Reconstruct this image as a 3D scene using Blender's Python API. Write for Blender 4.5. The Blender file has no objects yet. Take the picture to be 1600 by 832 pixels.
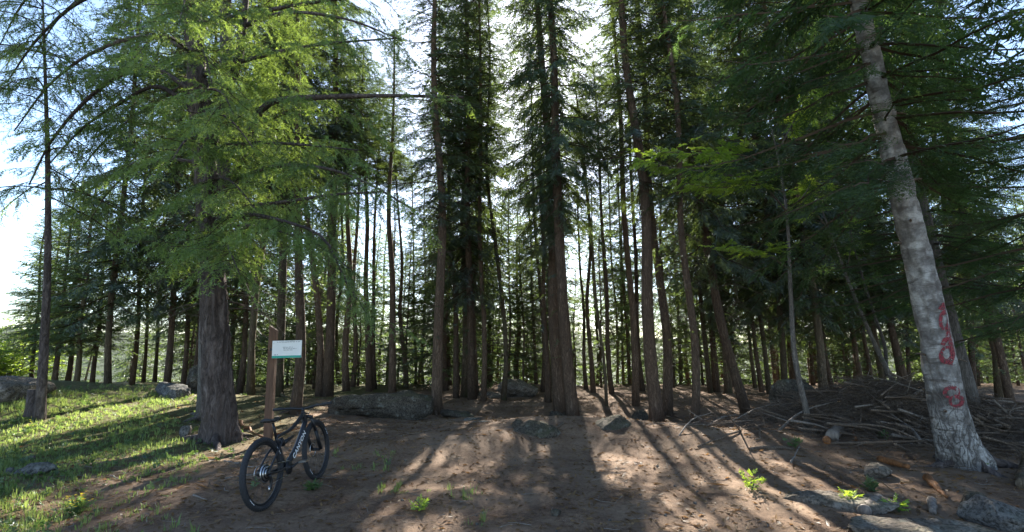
import bpy, math, random
import numpy as np
from mathutils import Vector, Matrix, Euler, noise as mnoise

# ------------------------------------------------------------------ camera, sky, sun, exposure
sc = bpy.context.scene
COL = sc.collection
FPX, PITCH, CAMZ = 800.0, math.radians(9.5), 1.6           # focal length in pixels of a 1600 wide frame
cam_d = bpy.data.cameras.new('camera'); cam = bpy.data.objects.new('camera', cam_d); COL.objects.link(cam)
cam_d.sensor_width = 36.0; cam_d.lens = 36.0 * FPX / 1600.0; cam_d.clip_start = 0.05; cam_d.clip_end = 20000
cam.location = (0, 0, CAMZ); cam.rotation_euler = (math.pi / 2 + PITCH, 0, 0)
sc.camera = cam
SP, CP = math.sin(PITCH), math.cos(PITCH)

def ray(px, py):
    u, v = (px - 800) / FPX, (416 - py) / FPX
    return np.array([u, CP - SP * v, SP + CP * v])

def at(px, py, depth):
    return np.array([0, 0, CAMZ]) + depth * ray(px, py)

SUN = ray(834, 118); SUN /= np.linalg.norm(SUN)
SUN_EL = math.asin(SUN[2]); SUN_AZ = math.atan2(SUN[0], SUN[1])
world = bpy.data.worlds.new('World'); sc.world = world; world.use_nodes = True
wn = world.node_tree.nodes; wl = world.node_tree.links
bg = wn['Background']; sky = wn.new('ShaderNodeTexSky'); sky.sky_type = 'NISHITA'; sky.sun_disc = False
sky.sun_elevation = SUN_EL; sky.sun_rotation = SUN_AZ; sky.altitude = 1500; sky.air_density = 1.0; sky.dust_density = 1.0; sky.ozone_density = 1.0
wl.new(sky.outputs[0], bg.inputs[0]); bg.inputs[1].default_value = 0.06
sun_d = bpy.data.lights.new('sun', 'SUN'); sun_d.energy = 5.0; sun_d.angle = math.radians(0.53); sun_d.color = (1.0, 0.93, 0.82)
sun = bpy.data.objects.new('sun', sun_d); COL.objects.link(sun)
sun.rotation_euler = Vector(-SUN).to_track_quat('-Z', 'Y').to_euler(); sun.location = (0, 0, 40)
vs = sc.view_settings; vs.view_transform = 'Standard'; vs.look = 'None'; vs.exposure = 2.85; vs.gamma = 1.0; vs.use_curve_mapping = False
cy = sc.cycles; cy.max_bounces = 5; cy.diffuse_bounces = 3; cy.glossy_bounces = 2; cy.transmission_bounces = 4; cy.transparent_max_bounces = 4
cy.use_denoising = True; cy.sample_clamp_indirect = 6.0

RNG = np.random.default_rng(7)
random.seed(7)

# ------------------------------------------------------------------ small numeric helpers
def nrm(v):
    return v / np.maximum(np.linalg.norm(v, axis=-1, keepdims=True), 1e-9)

def sstep(a, b, x):
    t = np.clip((x - a) / (b - a), 0, 1); return t * t * (3 - 2 * t)

def vnoise(x, y, seed=0):
    x = np.asarray(x, float); y = np.asarray(y, float)
    xi, yi = np.floor(x).astype(np.int64), np.floor(y).astype(np.int64)
    fx, fy = x - xi, y - yi
    fx = fx * fx * (3 - 2 * fx); fy = fy * fy * (3 - 2 * fy)
    def hsh(a, b):
        n = (a * 374761393 + b * 668265263 + seed * 974711) & 0xffffffff
        n = ((n ^ (n >> 13)) * 1274126177) & 0xffffffff
        return ((n ^ (n >> 16)) & 0xffff) / 65535.0
    return (hsh(xi, yi) * (1 - fx) + hsh(xi + 1, yi) * fx) * (1 - fy) + (hsh(xi, yi + 1) * (1 - fx) + hsh(xi + 1, yi + 1) * fx) * fy

def ground_z(x, y):
    x = np.asarray(x, float); y = np.asarray(y, float)
    z = 0.95 * np.exp(-((x + 12.8) / 5.4) ** 2 - ((y - 12.8) / 4.4) ** 2)              # grassy mound
    z += 0.42 * np.exp(-((x - 8.8) / 3.4) ** 2 - ((y - 11.8) / 1.7) ** 2)              # under the brush heap
    z += (0.33 + .24 * (vnoise(x / 1.3, y / 1.3, 41) - .5)) * np.exp(-((x - .6) / 4.2) ** 2 - ((y - 9.8 - .5 * np.sin(x * .9)) / 1.3) ** 2)
    z += 0.14 * np.exp(-((x + 1.6) / 1.1) ** 2 - ((y - 8.4) / .9) ** 2) + 0.12 * np.exp(-((x - 3.4) / 1.2) ** 2 - ((y - 8.6) / .8) ** 2)               # trodden crest
    z += 0.12 * np.exp(-((x + 1.0) / 1.6) ** 2 - ((y - 13) / 1.6) ** 2)
    z -= 0.34 * np.exp(-((x - 1.5) / 3.6) ** 2 - ((y - 14.2) / 2.2) ** 2)
    z += 0.25 * (vnoise(x / 3.1, y / 3.1, 1) - .5) * sstep(4, 9, np.hypot(x, y))
    z += 0.09 * (vnoise(x / 1.1, y / 1.1, 2) - .5)
    e = 26 + 4 * (vnoise(x / 9.0, 3.3, 5) - .5)
    d = np.maximum(y - e, 0)
    z -= 0.34 * d * sstep(0, 10, d) * np.where(d > 160, 160 / np.maximum(d, 1), 1)
    far = sstep(500, 1500, np.hypot(x, y)) * sstep(0, 600, y)
    z += far * (50 + 70 * vnoise(x / 700.0, 2.7, 8) + 25 * vnoise(x / 160.0, y / 300.0, 9))
    return z

def ground_zm(x, y):
    n = np.hypot(x, y) < 40
    return ground_z(x, y) + n * (0.035 * (vnoise(np.asarray(x) / .33, np.asarray(y) / .33, 3) - .5) + 0.02 * (vnoise(np.asarray(x) / .12, np.asarray(y) / .12, 4) - .5))

def hit(px, py, dmax=40.0):
    d = np.arange(2.0, dmax, .03); P = np.array([0, 0, CAMZ]) + d[:, None] * ray(px, py)
    k = np.where(P[:, 2] <= ground_z(P[:, 0], P[:, 1]))[0]; k = k[0] if len(k) else len(d) - 1
    p = P[k].copy(); p[2] = float(ground_z(p[0], p[1]))
    return p, d[k]

# ------------------------------------------------------------------ object helpers
def link(o, parent=None, loc=None):
    COL.objects.link(o)
    if parent is not None: o.parent = parent
    if loc is not None: o.location = loc
    return o

def mesh(name, V, faces, mats, mat_idx=None, smooth=False, tint=None):
    me = bpy.data.meshes.new(name)
    V = np.ascontiguousarray(V, dtype=np.float32)
    if not isinstance(faces, (list, tuple)): faces = [faces]
    faces = [np.asarray(f, dtype=np.int32) for f in faces if len(f)]
    me.vertices.add(len(V)); me.vertices.foreach_set('co', V.ravel())
    nl = sum(f.size for f in faces); nf = sum(len(f) for f in faces)
    me.loops.add(nl); me.polygons.add(nf)
    me.loops.foreach_set('vertex_index', np.concatenate([f.ravel() for f in faces]))
    starts, s = [], 0
    for f in faces:
        starts.append(s + np.arange(len(f)) * f.shape[1]); s += f.size
    me.polygons.foreach_set('loop_start', np.concatenate(starts).astype(np.int32))
    if mat_idx is not None: me.polygons.foreach_set('material_index', np.asarray(mat_idx, dtype=np.int32))
    me.polygons.foreach_set('use_smooth', np.full(nf, smooth, dtype=bool))
    for m in (mats if isinstance(mats, (list, tuple)) else [mats]): me.materials.append(m)
    if tint is not None:
        a = me.attributes.new('tint', 'FLOAT', 'FACE'); a.data.foreach_set('value', np.asarray(tint, dtype=np.float32))
    me.update(calc_edges=True)
    return me

def ob(name, me, parent=None, loc=None):
    return link(bpy.data.objects.new(name, me), parent, loc)

def tag(o, label=None, cat=None, group=None, kind=None):
    if label: o['label'] = label
    if cat: o['category'] = cat
    if group: o['group'] = group
    if kind: o['kind'] = kind
    return o

def empty(name, loc, label=None, cat=None, group=None):
    e = bpy.data.objects.new(name, None); e.empty_display_size = 0.2; link(e); e.location = loc
    return tag(e, label, cat, group)

class Geo:
    """collects vertices and faces for one mesh"""
    def __init__(s): s.V = []; s.F = {3: [], 4: []}; s.M = {3: [], 4: []}; s.T = {3: [], 4: []}; s.n = 0
    def add(s, V, F, mat=0, tint=0.5):
        V = np.asarray(V, float).reshape(-1, 3); F = np.asarray(F, int)
        k = F.shape[1]
        s.V.append(V); s.F[k].append(F + s.n); s.M[k].append(np.full(len(F), mat)); s.T[k].append(np.broadcast_to(tint, (len(F),)).astype(float)); s.n += len(V)
    def build(s, name, mats, smooth=False):
        ks = [k for k in (3, 4) if s.F[k]]
        return mesh(name, np.concatenate(s.V), [np.concatenate(s.F[k]) for k in ks], mats, np.concatenate([np.concatenate(s.M[k]) for k in ks]), smooth, np.concatenate([np.concatenate(s.T[k]) for k in ks]))

def spline(P, n):
    """Catmull-Rom through P, n samples"""
    P = np.asarray(P, float)
    if len(P) == 2: return P[0] + (P[1] - P[0]) * np.linspace(0, 1, n)[:, None]
    Q = np.vstack([2 * P[0] - P[1], P, 2 * P[-1] - P[-2]])
    L = np.concatenate([[0], np.cumsum(np.linalg.norm(np.diff(P, axis=0), axis=1))])
    t = np.linspace(0, L[-1], n); out = []
    for x in t:
        i = min(np.searchsorted(L, x, 'right') - 1, len(P) - 2); f = (x - L[i]) / (L[i + 1] - L[i])
        a, b, c, d = Q[i:i + 4]
        out.append(.5 * (2 * b + (c - a) * f + (2 * a - 5 * b + 4 * c - d) * f * f + (3 * b - a - 3 * c + d) * f ** 3))
    return np.array(out)

def tube(P, R, sides=8, cap=True, mod=None):
    """swept tube: P (n,3), R (n,) ; mod(n_ring,sides) multiplies the radius"""
    P = np.asarray(P, float); n = len(P); R = np.broadcast_to(np.asarray(R, float), (n,))
    T = nrm(np.gradient(P, axis=0))
    ref = np.array([0, 1, 0.]) if abs(T[0, 2]) > .6 else np.array([0, 0, 1.])
    X = nrm(np.cross(T, ref)); Y = np.cross(T, X)
    a = np.arange(sides) / sides * 2 * math.pi
    rr = R[:, None] * (mod if mod is not None else 1) * np.ones((n, sides))
    V = P[:, None] + rr[..., None] * (np.cos(a)[None, :, None] * X[:, None] + np.sin(a)[None, :, None] * Y[:, None])
    i = np.arange(n - 1)[:, None] * sides; j = np.arange(sides)[None]; k = (j + 1) % sides
    F = np.stack([i + j, i + k, i + sides + k, i + sides + j], -1).reshape(-1, 4)
    V = V.reshape(-1, 3); caps = None
    if cap:
        c0 = len(V); V = np.vstack([V, P[0], P[-1]]); j = np.arange(sides); k = (j + 1) % sides
        caps = np.vstack([np.stack([np.full(sides, c0), k, j], -1), np.stack([np.full(sides, c0 + 1), (n - 1) * sides + j, (n - 1) * sides + k], -1)])
    return V, F, caps

def add_tube(g, P, R, sides=8, mat=0, tint=.5, mod=None):
    V, F, c = tube(P, R, sides, True, mod)
    n0 = g.n; g.add(V, F, mat, tint); g.n = n0
    # caps share the vertices just added
    g.F[3].append(c + n0); g.M[3].append(np.full(len(c), mat)); g.T[3].append(np.full(len(c), float(tint))); g.n = n0 + len(V)

def box_geo(g, c, s, R=None, mat=0, bev=0.0):
    c = np.asarray(c, float); h = np.asarray(s, float) / 2
    b = min(bev, h.min() * .6)
    pts = []
    for sx in (-1, 1):
        for sy in (-1, 1):
            for sz in (-1, 1): pts.append([sx * h[0], sy * h[1], sz * h[2]])
    V = np.array(pts); F = np.array([[0, 1, 3, 2], [4, 6, 7, 5], [0, 4, 5, 1], [2, 3, 7, 6], [0, 2, 6, 4], [1, 5, 7, 3]])
    if R is not None: V = V @ np.asarray(R).T
    g.add(V + c, F, mat)

# ------------------------------------------------------------------ materials
class NT:
    def __init__(s, name):
        s.m = bpy.data.materials.new(name); s.m.use_nodes = True; s.t = s.m.node_tree; s.t.nodes.clear()
        s.out = s.n('ShaderNodeOutputMaterial')
    def n(s, kind, **kw):
        nd = s.t.nodes.new(kind)
        for k, v in kw.items():
            if hasattr(nd, k): setattr(nd, k, v)
        return nd
    def l(s, a, b): s.t.links.new(a, b)
    def coord(s, kind='Object', scale=(1, 1, 1)):
        tc = s.n('ShaderNodeTexCoord'); mp = s.n('ShaderNodeMapping'); mp.inputs['Scale'].default_value = scale
        s.l(tc.outputs[kind], mp.inputs[0]); return mp.outputs[0]
    def noise(s, co, scale, detail=4, rough=.55, dist=0):
        nd = s.n('ShaderNodeTexNoise'); nd.inputs['Scale'].default_value = scale; nd.inputs['Detail'].default_value = detail
        nd.inputs['Roughness'].default_value = rough; nd.inputs['Distortion'].default_value = dist; s.l(co, nd.inputs['Vector']); return nd.outputs[0]
    def voro(s, co, scale, feature='F1', rnd=1.0):
        nd = s.n('ShaderNodeTexVoronoi'); nd.feature = feature; nd.inputs['Scale'].default_value = scale
        if 'Randomness' in nd.inputs: nd.inputs['Randomness'].default_value = rnd
        s.l(co, nd.inputs['Vector']); return nd
    def ramp(s, fac, stops):
        r = s.n('ShaderNodeValToRGB'); e = r.color_ramp.elements
        while len(e) < len(stops): e.new(.5)
        for i, (p, c) in enumerate(stops):
            e[i].position = p; e[i].color = (*c, 1) if len(c) == 3 else c
        s.l(fac, r.inputs[0]); return r.outputs[0]
    def mix(s, fac, a, b, mode='MIX'):
        m = s.n('ShaderNodeMix'); m.data_type = 'RGBA'; m.blend_type = mode
        for sock, v in ((m.inputs[0], fac), (m.inputs[6], a), (m.inputs[7], b)):
            if hasattr(v, 'is_linked') or hasattr(v, 'links'): s.l(v, sock)
            elif isinstance(v, (tuple, list)): sock.default_value = (*v, 1)
            else: sock.default_value = v
        return m.outputs[2]
    def math(s, op, a, b=0.0):
        m = s.n('ShaderNodeMath'); m.operation = op
        for i, v in enumerate((a, b)):
            if hasattr(v, 'links'): s.l(v, m.inputs[i])
            else: m.inputs[i].default_value = v
        return m.outputs[0]
    def bump(s, h, strength=.5, dist=.02, prev=None):
        b = s.n('ShaderNodeBump'); b.inputs['Strength'].default_value = strength; b.inputs['Distance'].default_value = dist
        s.l(h, b.inputs['Height'])
        if prev is not None: s.l(prev, b.inputs['Normal'])
        return b.outputs[0]
    def bsdf(s, color, rough=.85, normal=None, metal=0.0, spec=.3):
        p = s.n('ShaderNodeBsdfPrincipled')
        for k, v in (('Base Color', color), ('Roughness', rough), ('Metallic', metal), ('Specular IOR Level', spec)):
            if hasattr(v, 'links'): s.l(v, p.inputs[k])
            else: p.inputs[k].default_value = (*v, 1) if isinstance(v, (tuple, list)) else v
        if normal is not None: s.l(normal, p.inputs['Normal'])
        s.l(p.outputs[0], s.out.inputs[0]); return s.m
    def rnd(s):
        return s.n('ShaderNodeObjectInfo').outputs['Random']
    def attr(s, name='tint'):
        a = s.n('ShaderNodeAttribute'); a.attribute_name = name; return a.outputs['Fac']

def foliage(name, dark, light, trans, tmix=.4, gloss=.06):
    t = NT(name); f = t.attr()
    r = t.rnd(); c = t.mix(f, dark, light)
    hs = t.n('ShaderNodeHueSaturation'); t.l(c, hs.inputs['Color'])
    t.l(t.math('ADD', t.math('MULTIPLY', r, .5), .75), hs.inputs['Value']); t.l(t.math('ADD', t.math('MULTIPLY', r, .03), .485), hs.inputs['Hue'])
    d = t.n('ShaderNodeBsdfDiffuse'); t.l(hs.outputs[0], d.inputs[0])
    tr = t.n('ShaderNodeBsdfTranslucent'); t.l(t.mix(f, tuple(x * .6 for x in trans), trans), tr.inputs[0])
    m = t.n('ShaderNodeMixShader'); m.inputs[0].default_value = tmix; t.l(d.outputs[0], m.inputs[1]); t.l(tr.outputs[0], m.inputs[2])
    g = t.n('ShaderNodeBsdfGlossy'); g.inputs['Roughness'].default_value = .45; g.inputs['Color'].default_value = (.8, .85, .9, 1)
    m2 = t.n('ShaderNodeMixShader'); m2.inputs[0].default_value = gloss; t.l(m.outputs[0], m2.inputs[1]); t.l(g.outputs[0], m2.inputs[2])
    t.l(m2.outputs[0], t.out.inputs[0]); return t.m

def bark(name, c1, c2, c3, sx=14, sz=3.0, depth=.03, moss=None):
    t = NT(name); co0 = t.coord('Object', (1, 1, .16)); wob = t.noise(t.coord('Object', (1, 1, .6)), sx * .5, 3)
    vm = t.n('ShaderNodeVectorMath'); vm.operation = 'SCALE'; nz = t.n('ShaderNodeTexNoise'); nz.inputs['Scale'].default_value = sx * .6; t.l(t.coord('Object', (1, 1, .5)), nz.inputs['Vector'])
    t.l(nz.outputs['Color'], vm.inputs[0]); vm.inputs['Scale'].default_value = 1.6 / sx; va = t.n('ShaderNodeVectorMath'); va.operation = 'ADD'; t.l(co0, va.inputs[0]); t.l(vm.outputs[0], va.inputs[1]); co = va.outputs[0]
    r1 = t.noise(co, sx, 5, .62); r2 = t.noise(co, sx * 2.6, 5, .65); fine = t.noise(t.coord('Object', (1, 1, .45)), sx * 6, 4, .65)
    ridge = t.math('SUBTRACT', 1.0, t.math('MULTIPLY', t.math('ABSOLUTE', t.math('SUBTRACT', r1, .5)), 5.0))
    h = t.math('ADD', t.math('MULTIPLY', t.math('MAXIMUM', ridge, 0.0), -.8), t.math('ADD', r2, t.math('MULTIPLY', fine, .6)))
    col = t.ramp(t.math('ADD', t.math('MULTIPLY', h, .55), .25), [(.15, c1), (.5, c2), (.9, c3)])
    big = t.noise(t.coord('Object', (1, 1, .5)), 1.6, 3)
    col = t.mix(t.math('MULTIPLY', t.ramp(big, [(.45, (0, 0, 0)), (.7, (1, 1, 1))]), .5), col, tuple(x * .7 for x in c2))
    if moss: col = t.mix(t.ramp(t.noise(t.coord('Object', (1, 1, .6)), 3.2, 4), [(.5, (0, 0, 0)), (.68, (.8, .8, .8))]), col, moss)
    r = t.rnd(); hs = t.n('ShaderNodeHueSaturation'); t.l(col, hs.inputs['Color']); t.l(t.math('ADD', t.math('MULTIPLY', r, .5), .75), hs.inputs['Value'])
    return t.bsdf(hs.outputs[0], .9, t.bump(h, .8, depth), spec=.15)

M = {}
M['needle'] = foliage('spruce_needles', (.019, .031, .014), (.046, .068, .022), (.14, .20, .04), .42)
M['young'] = foliage('young_spruce_needles', (.030, .052, .017), (.068, .102, .028), (.20, .29, .06), .45)
M['larch'] = foliage('larch_needles', (.042, .076, .020), (.105, .165, .036), (.36, .50, .07), .47)
M['fir'] = foliage('fir_needles', (.020, .038, .018), (.045, .082, .028), (.16, .28, .06), .4, .025)
M['leaf'] = foliage('broad_leaves', (.08, .14, .02), (.15, .24, .03), (.50, .68, .06), .55, .06)
M['grass'] = foliage('grass_blades', (.09, .14, .04), (.20, .25, .085), (.36, .46, .10), .4, .03)
M['herb'] = foliage('herb_leaves', (.035, .07, .025), (.07, .125, .035), (.2, .32, .06), .4, .05)
M['dryleaf'] = foliage('dead_needles', (.08, .045, .025), (.17, .10, .052), (.3, .16, .06), .3, .02)
M['flower'] = foliage('yellow_petals', (.6, .5, .03), (.75, .62, .05), (.7, .6, .05), .3, .02)
M['bark'] = bark('spruce_bark', (.045, .031, .022), (.13, .090, .063), (.25, .185, .135), 16, depth=.03)
M['bark_moss'] = bark('mossy_spruce_bark', (.045, .034, .022), (.13, .10, .068), (.24, .195, .14), 16, depth=.03, moss=(.10, .10, .05))
M['bark_larch'] = bark('furrowed_larch_bark', (.03, .024, .022), (.125, .100, .090), (.25, .21, .19), 9, depth=.06)
M['bark_grey'] = bark('grey_slender_bark', (.05, .045, .04), (.15, .135, .12), (.26, .24, .21), 20, depth=.012)
M['wood'] = bark('dead_wood', (.055, .04, .03), (.16, .122, .092), (.30, .245, .195), 30, depth=.008)
M['twig'] = NT('twig_bark').bsdf((.055, .038, .026), .9, spec=.1)
M['twig_grey'] = NT('grey_twig_bark').bsdf((.11, .09, .07), .9, spec=.1)

def pale_bark():
    t = NT('pale_flaking_bark'); co = t.coord('Object', (1, 1, 1)); tc = t.n('ShaderNodeTexCoord')
    sep = t.n('ShaderNodeSeparateXYZ'); t.l(tc.outputs['Object'], sep.inputs[0]); z = sep.outputs[2]
    base = t.ramp(t.noise(co, 5, 6, .65), [(.34, (.085, .077, .07)), (.48, (.19, .178, .165)), (.62, (.40, .385, .36))])
    band = t.noise(t.coord('Object', (1.2, 1.2, 5)), 2.4, 4, .6, .6)
    col = t.mix(t.ramp(band, [(.54, (0, 0, 0)), (.66, (.85, .85, .85))]), base, (.10, .085, .075))
    fine = t.noise(t.coord('Object', (1, 1, 7)), 16, 3, .6)
    col = t.mix(t.ramp(fine, [(.52, (0, 0, 0)), (.72, (.6, .6, .6))]), col, (.13, .115, .10))
    v1 = t.noise(t.coord('Object', (1, 1, .35)), 13, 4, .6, .8)
    low = t.ramp(t.math('MULTIPLY', z, .5), [(.2, (1, 1, 1)), (.7, (0, 0, 0))])
    crack = t.math('MULTIPLY', t.ramp(t.math('ABSOLUTE', t.math('SUBTRACT', v1, .5)), [(.0, (1, 1, 1)), (.05, (0, 0, 0))]), t.math('ADD', t.math('MULTIPLY', low, .8), .12))
    col = t.mix(crack, col, (.07, .06, .052))
    h = t.math('ADD', t.math('MULTIPLY', crack, -1.0), t.math('MULTIPLY', fine, .5))
    return t.bsdf(col, .8, t.bump(h, .8, .02), spec=.25)
M['bark_pale'] = pale_bark()

def ground_mat():
    t = NT('needle_litter_soil'); co = t.coord('Object')
    big = t.noise(co, .35, 5, .6, .3); mid = t.noise(co, 2.2, 6, .65); fin = t.noise(co, 26, 6, .7); ff = t.noise(co, 95, 3, .6)
    c = t.ramp(mid, [(.28, (.088, .051, .034)), (.5, (.172, .110, .070)), (.72, (.258, .180, .118))])
    c = t.mix(t.ramp(fin, [(.36, (.75, .75, .75)), (.56, (0, 0, 0))]), c, (.065, .042, .030))
    c = t.mix(t.ramp(ff, [(.56, (0, 0, 0)), (.72, (.7, .7, .7))]), c, (.30, .225, .165))
    v = t.voro(co, 34); peb = t.ramp(v.outputs['Distance'], [(.10, (1, 1, 1)), (.16, (0, 0, 0))])
    sel = t.ramp(t.noise(co, 8, 2), [(.55, (0, 0, 0)), (.62, (1, 1, 1))])
    c = t.mix(t.math('MULTIPLY', peb, sel), c, (.30, .27, .24))
    dust = t.ramp(t.noise(co, .8, 4), [(.42, (0, 0, 0)), (.68, (.6, .6, .6))]); c = t.mix(dust, c, (.275, .196, .134))
    # soil under the turf on the mound: its own darker green brown
    sep = t.n('ShaderNodeSeparateXYZ'); t.l(co, sep.inputs[0])
    e = t.math('ADD', t.math('MULTIPLY', sep.outputs[0], -.42), t.math('ADD', t.math('MULTIPLY', big, 3.0), -3.3))
    turf = t.ramp(e, [(.0, (0, 0, 0)), (.75, (1, 1, 1))])
    c = t.mix(t.math('MULTIPLY', turf, .85), c, t.ramp(fin, [(.3, (.045, .05, .018)), (.65, (.11, .115, .04))]))
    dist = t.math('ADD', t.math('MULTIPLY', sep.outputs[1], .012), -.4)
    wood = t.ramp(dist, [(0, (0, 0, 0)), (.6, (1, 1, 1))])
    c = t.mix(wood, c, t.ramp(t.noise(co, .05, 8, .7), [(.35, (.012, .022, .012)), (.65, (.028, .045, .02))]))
    h = t.math('ADD', t.math('MULTIPLY', fin, 1.0), t.math('ADD', t.math('MULTIPLY', ff, .5), t.math('MULTIPLY', peb, .3)))
    return t.bsdf(c, .95, t.bump(h, .9, .03), spec=.1)
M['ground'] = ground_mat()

def rock_mat(name, c1, c2, c3, moss=0.5, mosscol=(.055, .065, .025)):
    t = NT(name); co = t.coord('Object')
    n = t.noise(co, 3.2, 8, .68, .3); n2 = t.noise(co, 30, 5, .7)
    c = t.ramp(n, [(.3, c1), (.5, c2), (.72, c3)])
    c = t.mix(t.ramp(n2, [(.44, (0, 0, 0)), (.6, (.85, .85, .85))]), c, tuple(x * .5 for x in c1))
    lich = t.ramp(t.noise(co, 7, 3), [(.6, (0, 0, 0)), (.68, (.28, .28, .28))]); c = t.mix(lich, c, (.34, .36, .31))
    geo = t.n('ShaderNodeNewGeometry'); sep = t.n('ShaderNodeSeparateXYZ'); t.l(geo.outputs['Normal'], sep.inputs[0])
    up = t.math('MULTIPLY', t.ramp(sep.outputs[2], [(.35, (0, 0, 0)), (.85, (1, 1, 1))]), t.ramp(t.noise(co, 2.4, 5), [(.4, (0, 0, 0)), (.6, (1, 1, 1))]))
    c = t.mix(t.math('MULTIPLY', up, moss), c, mosscol)
    cr = t.voro(co, 2.2, 'DISTANCE_TO_EDGE').outputs['Distance']
    h = t.math('ADD', t.math('MULTIPLY', n, 1.2), t.math('ADD', t.math('MULTIPLY', n2, .35), t.math('MULTIPLY', t.math('MINIMUM', cr, .04), 4)))
    return t.bsdf(c, .92, t.bump(h, 1.0, .07), spec=.12)
M['rock'] = rock_mat('grey_granite', (.08, .074, .066), (.17, .158, .142), (.29, .275, .25), .35)
M['rock_moss'] = rock_mat('mossy_boulder_stone', (.048, .041, .033), (.098, .084, .066), (.165, .143, .113), .7, (.065, .062, .03))
M['rock_blue'] = rock_mat('bluish_slate', (.07, .067, .064), (.15, .146, .14), (.27, .265, .255), .3)
M['rock_tan'] = rock_mat('tan_lichen_rock', (.10, .082, .064), (.20, .168, .135), (.32, .28, .235), .25)

def plain(name, c, rough=.6, metal=0.0, spec=.4, var=.0, sc_=20):
    t = NT(name)
    if var:
        n = t.noise(t.coord('Object'), sc_, 5, .6); col = t.ramp(n, [(.3, tuple(x * (1 - var) for x in c)), (.7, tuple(min(1, x * (1 + var)) for x in c))])
        return t.bsdf(col, rough, t.bump(n, .2, .004), metal, spec)
    return t.bsdf(c, rough, None, metal, spec)
M['tyre'] = plain('tyre_rubber', (.022, .022, .024), .75, var=.3, sc_=60)
M['frame'] = plain('matt_black_paint', (.014, .015, .018), .38, spec=.5, var=.25)
M['black'] = plain('black_anodised', (.02, .02, .022), .45, .3)
M['steel'] = plain('bare_steel', (.5, .5, .5), .3, 1.0)
M['white'] = plain('white_print', (.8, .8, .8), .5)
M['saddle'] = plain('saddle_vinyl', (.02, .02, .02), .6)
M['board'] = plain('white_panel', (.74, .74, .72), .45, var=.05, sc_=6)
M['green'] = plain('green_print', (.02, .30, .22), .45)
M['ink'] = plain('dark_ink', (.05, .06, .06), .5)
def wood_mat(name, a, b, scale=(14, 14, 1)):
    t = NT(name); n = t.noise(t.coord('Object', scale), 3, 6, .6, .8)
    return t.bsdf(t.ramp(n, [(.3, a), (.7, b)]), .75, t.bump(n, .3, .006), spec=.2)
M['post'] = wood_mat('stained_timber', (.075, .042, .028), (.16, .092, .060))
M['rot'] = wood_mat('rotten_orange_wood', (.08, .035, .016), (.30, .125, .045), (9, 9, 2))
M['log'] = wood_mat('weathered_log', (.09, .075, .062), (.25, .21, .175), (10, 10, 1.2))
M['cutwood'] = wood_mat('grey_cut_wood', (.05, .042, .036), (.13, .11, .095), (10, 10, 1.2))
def paint_mat():
    t = NT('worn_red_spray_paint'); co = t.coord('Object'); n = t.noise(co, 26, 5, .7); n2 = t.noise(t.coord('Object', (1, 1, .4)), 60, 3, .6)
    t.bsdf(t.ramp(n2, [(.3, (.13, .025, .03)), (.6, (.24, .045, .055)), (.8, (.30, .11, .11))]), .7, spec=.2); p = t.out.inputs[0].links[0].from_socket
    tr = t.n('ShaderNodeBsdfTransparent'); m = t.n('ShaderNodeMixShader'); t.l(t.ramp(t.math('ADD', n, t.math('MULTIPLY', n2, .4)), [(.54, (0, 0, 0)), (.72, (1, 1, 1))]), m.inputs[0]); t.l(tr.outputs[0], m.inputs[1]); t.l(p, m.inputs[2]); t.l(m.outputs[0], t.out.inputs[0]); return t.m
M['paint'] = paint_mat()

# ------------------------------------------------------------------ the ground
def axis(lo, hi, step, far_lo, far_hi, g=1.18):
    a = list(np.arange(lo, hi + 1e-6, step)); s = step; x = hi
    while x < far_hi: s *= g; x += s; a.append(x)
    s = step; x = lo; b = []
    while x > far_lo: s *= g; x -= s; b.append(x)
    return np.array(b[::-1] + a)
gx = axis(-15, 12, .11, -3500, 3500); gy = axis(3.0, 21, .10, -60, 4200, 1.16)
GX, GY = np.meshgrid(gx, gy)
gv = np.stack([GX, GY, ground_zm(GX, GY)], -1).reshape(-1, 3)
nx, ny = len(gx), len(gy)
ii = (np.arange(ny - 1)[:, None] * nx + np.arange(nx - 1)[None]).ravel()
tag(ob('ground', mesh('ground', gv, np.stack([ii, ii + 1, ii + nx + 1, ii + nx], -1), M['ground'], smooth=True)), kind='structure')

# ------------------------------------------------------------------ foliage templates: y is the axis, z the upper side, unit length
def quad_blade(p, d, n, L, w):
    """narrow pointed blade: 4 vertices (rhombus)"""
    s = nrm(np.cross(d, n)); return np.array([p, p + d * L * .4 + s * w, p + d * L, p + d * L * .4 - s * w])

def rot_about(v, ax, a):
    ax = nrm(ax); return v * math.cos(a) + np.cross(ax, v) * math.sin(a) + ax * np.dot(ax, v) * (1 - math.cos(a))

def tpl_spray(rng, pairs=8, w=.028, reach=.46, droop=.25):
    V = []
    bend = lambda s: np.array([0, s, -droop * s * s * .5])
    V.append(quad_blade(np.zeros(3), nrm(np.array([0, 1, -droop * .5])), np.array([0, 0, 1.]), 1.05, w * .8))
    for i in range(pairs):
        s = .08 + .86 * (i + rng.uniform(-.3, .3)) / pairs
        for sd in (-1, 1):
            a = math.radians(rng.uniform(35, 62)); L = reach * (1.05 - .75 * s) * rng.uniform(.7, 1.2) * (.55 + .45 * min(1, s * 5))
            d = nrm(np.array([sd * math.sin(a), math.cos(a), rng.uniform(-.45, .15)]))
            nv = rot_about(np.array([0, 0, 1.]), d, rng.uniform(-1.1, 1.1))
            V.append(quad_blade(bend(max(s, 0)), d, nv, L, w * rng.uniform(.8, 1.25)))
    V = np.concatenate(V); return V, np.arange(len(V)).reshape(-1, 4)

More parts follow.
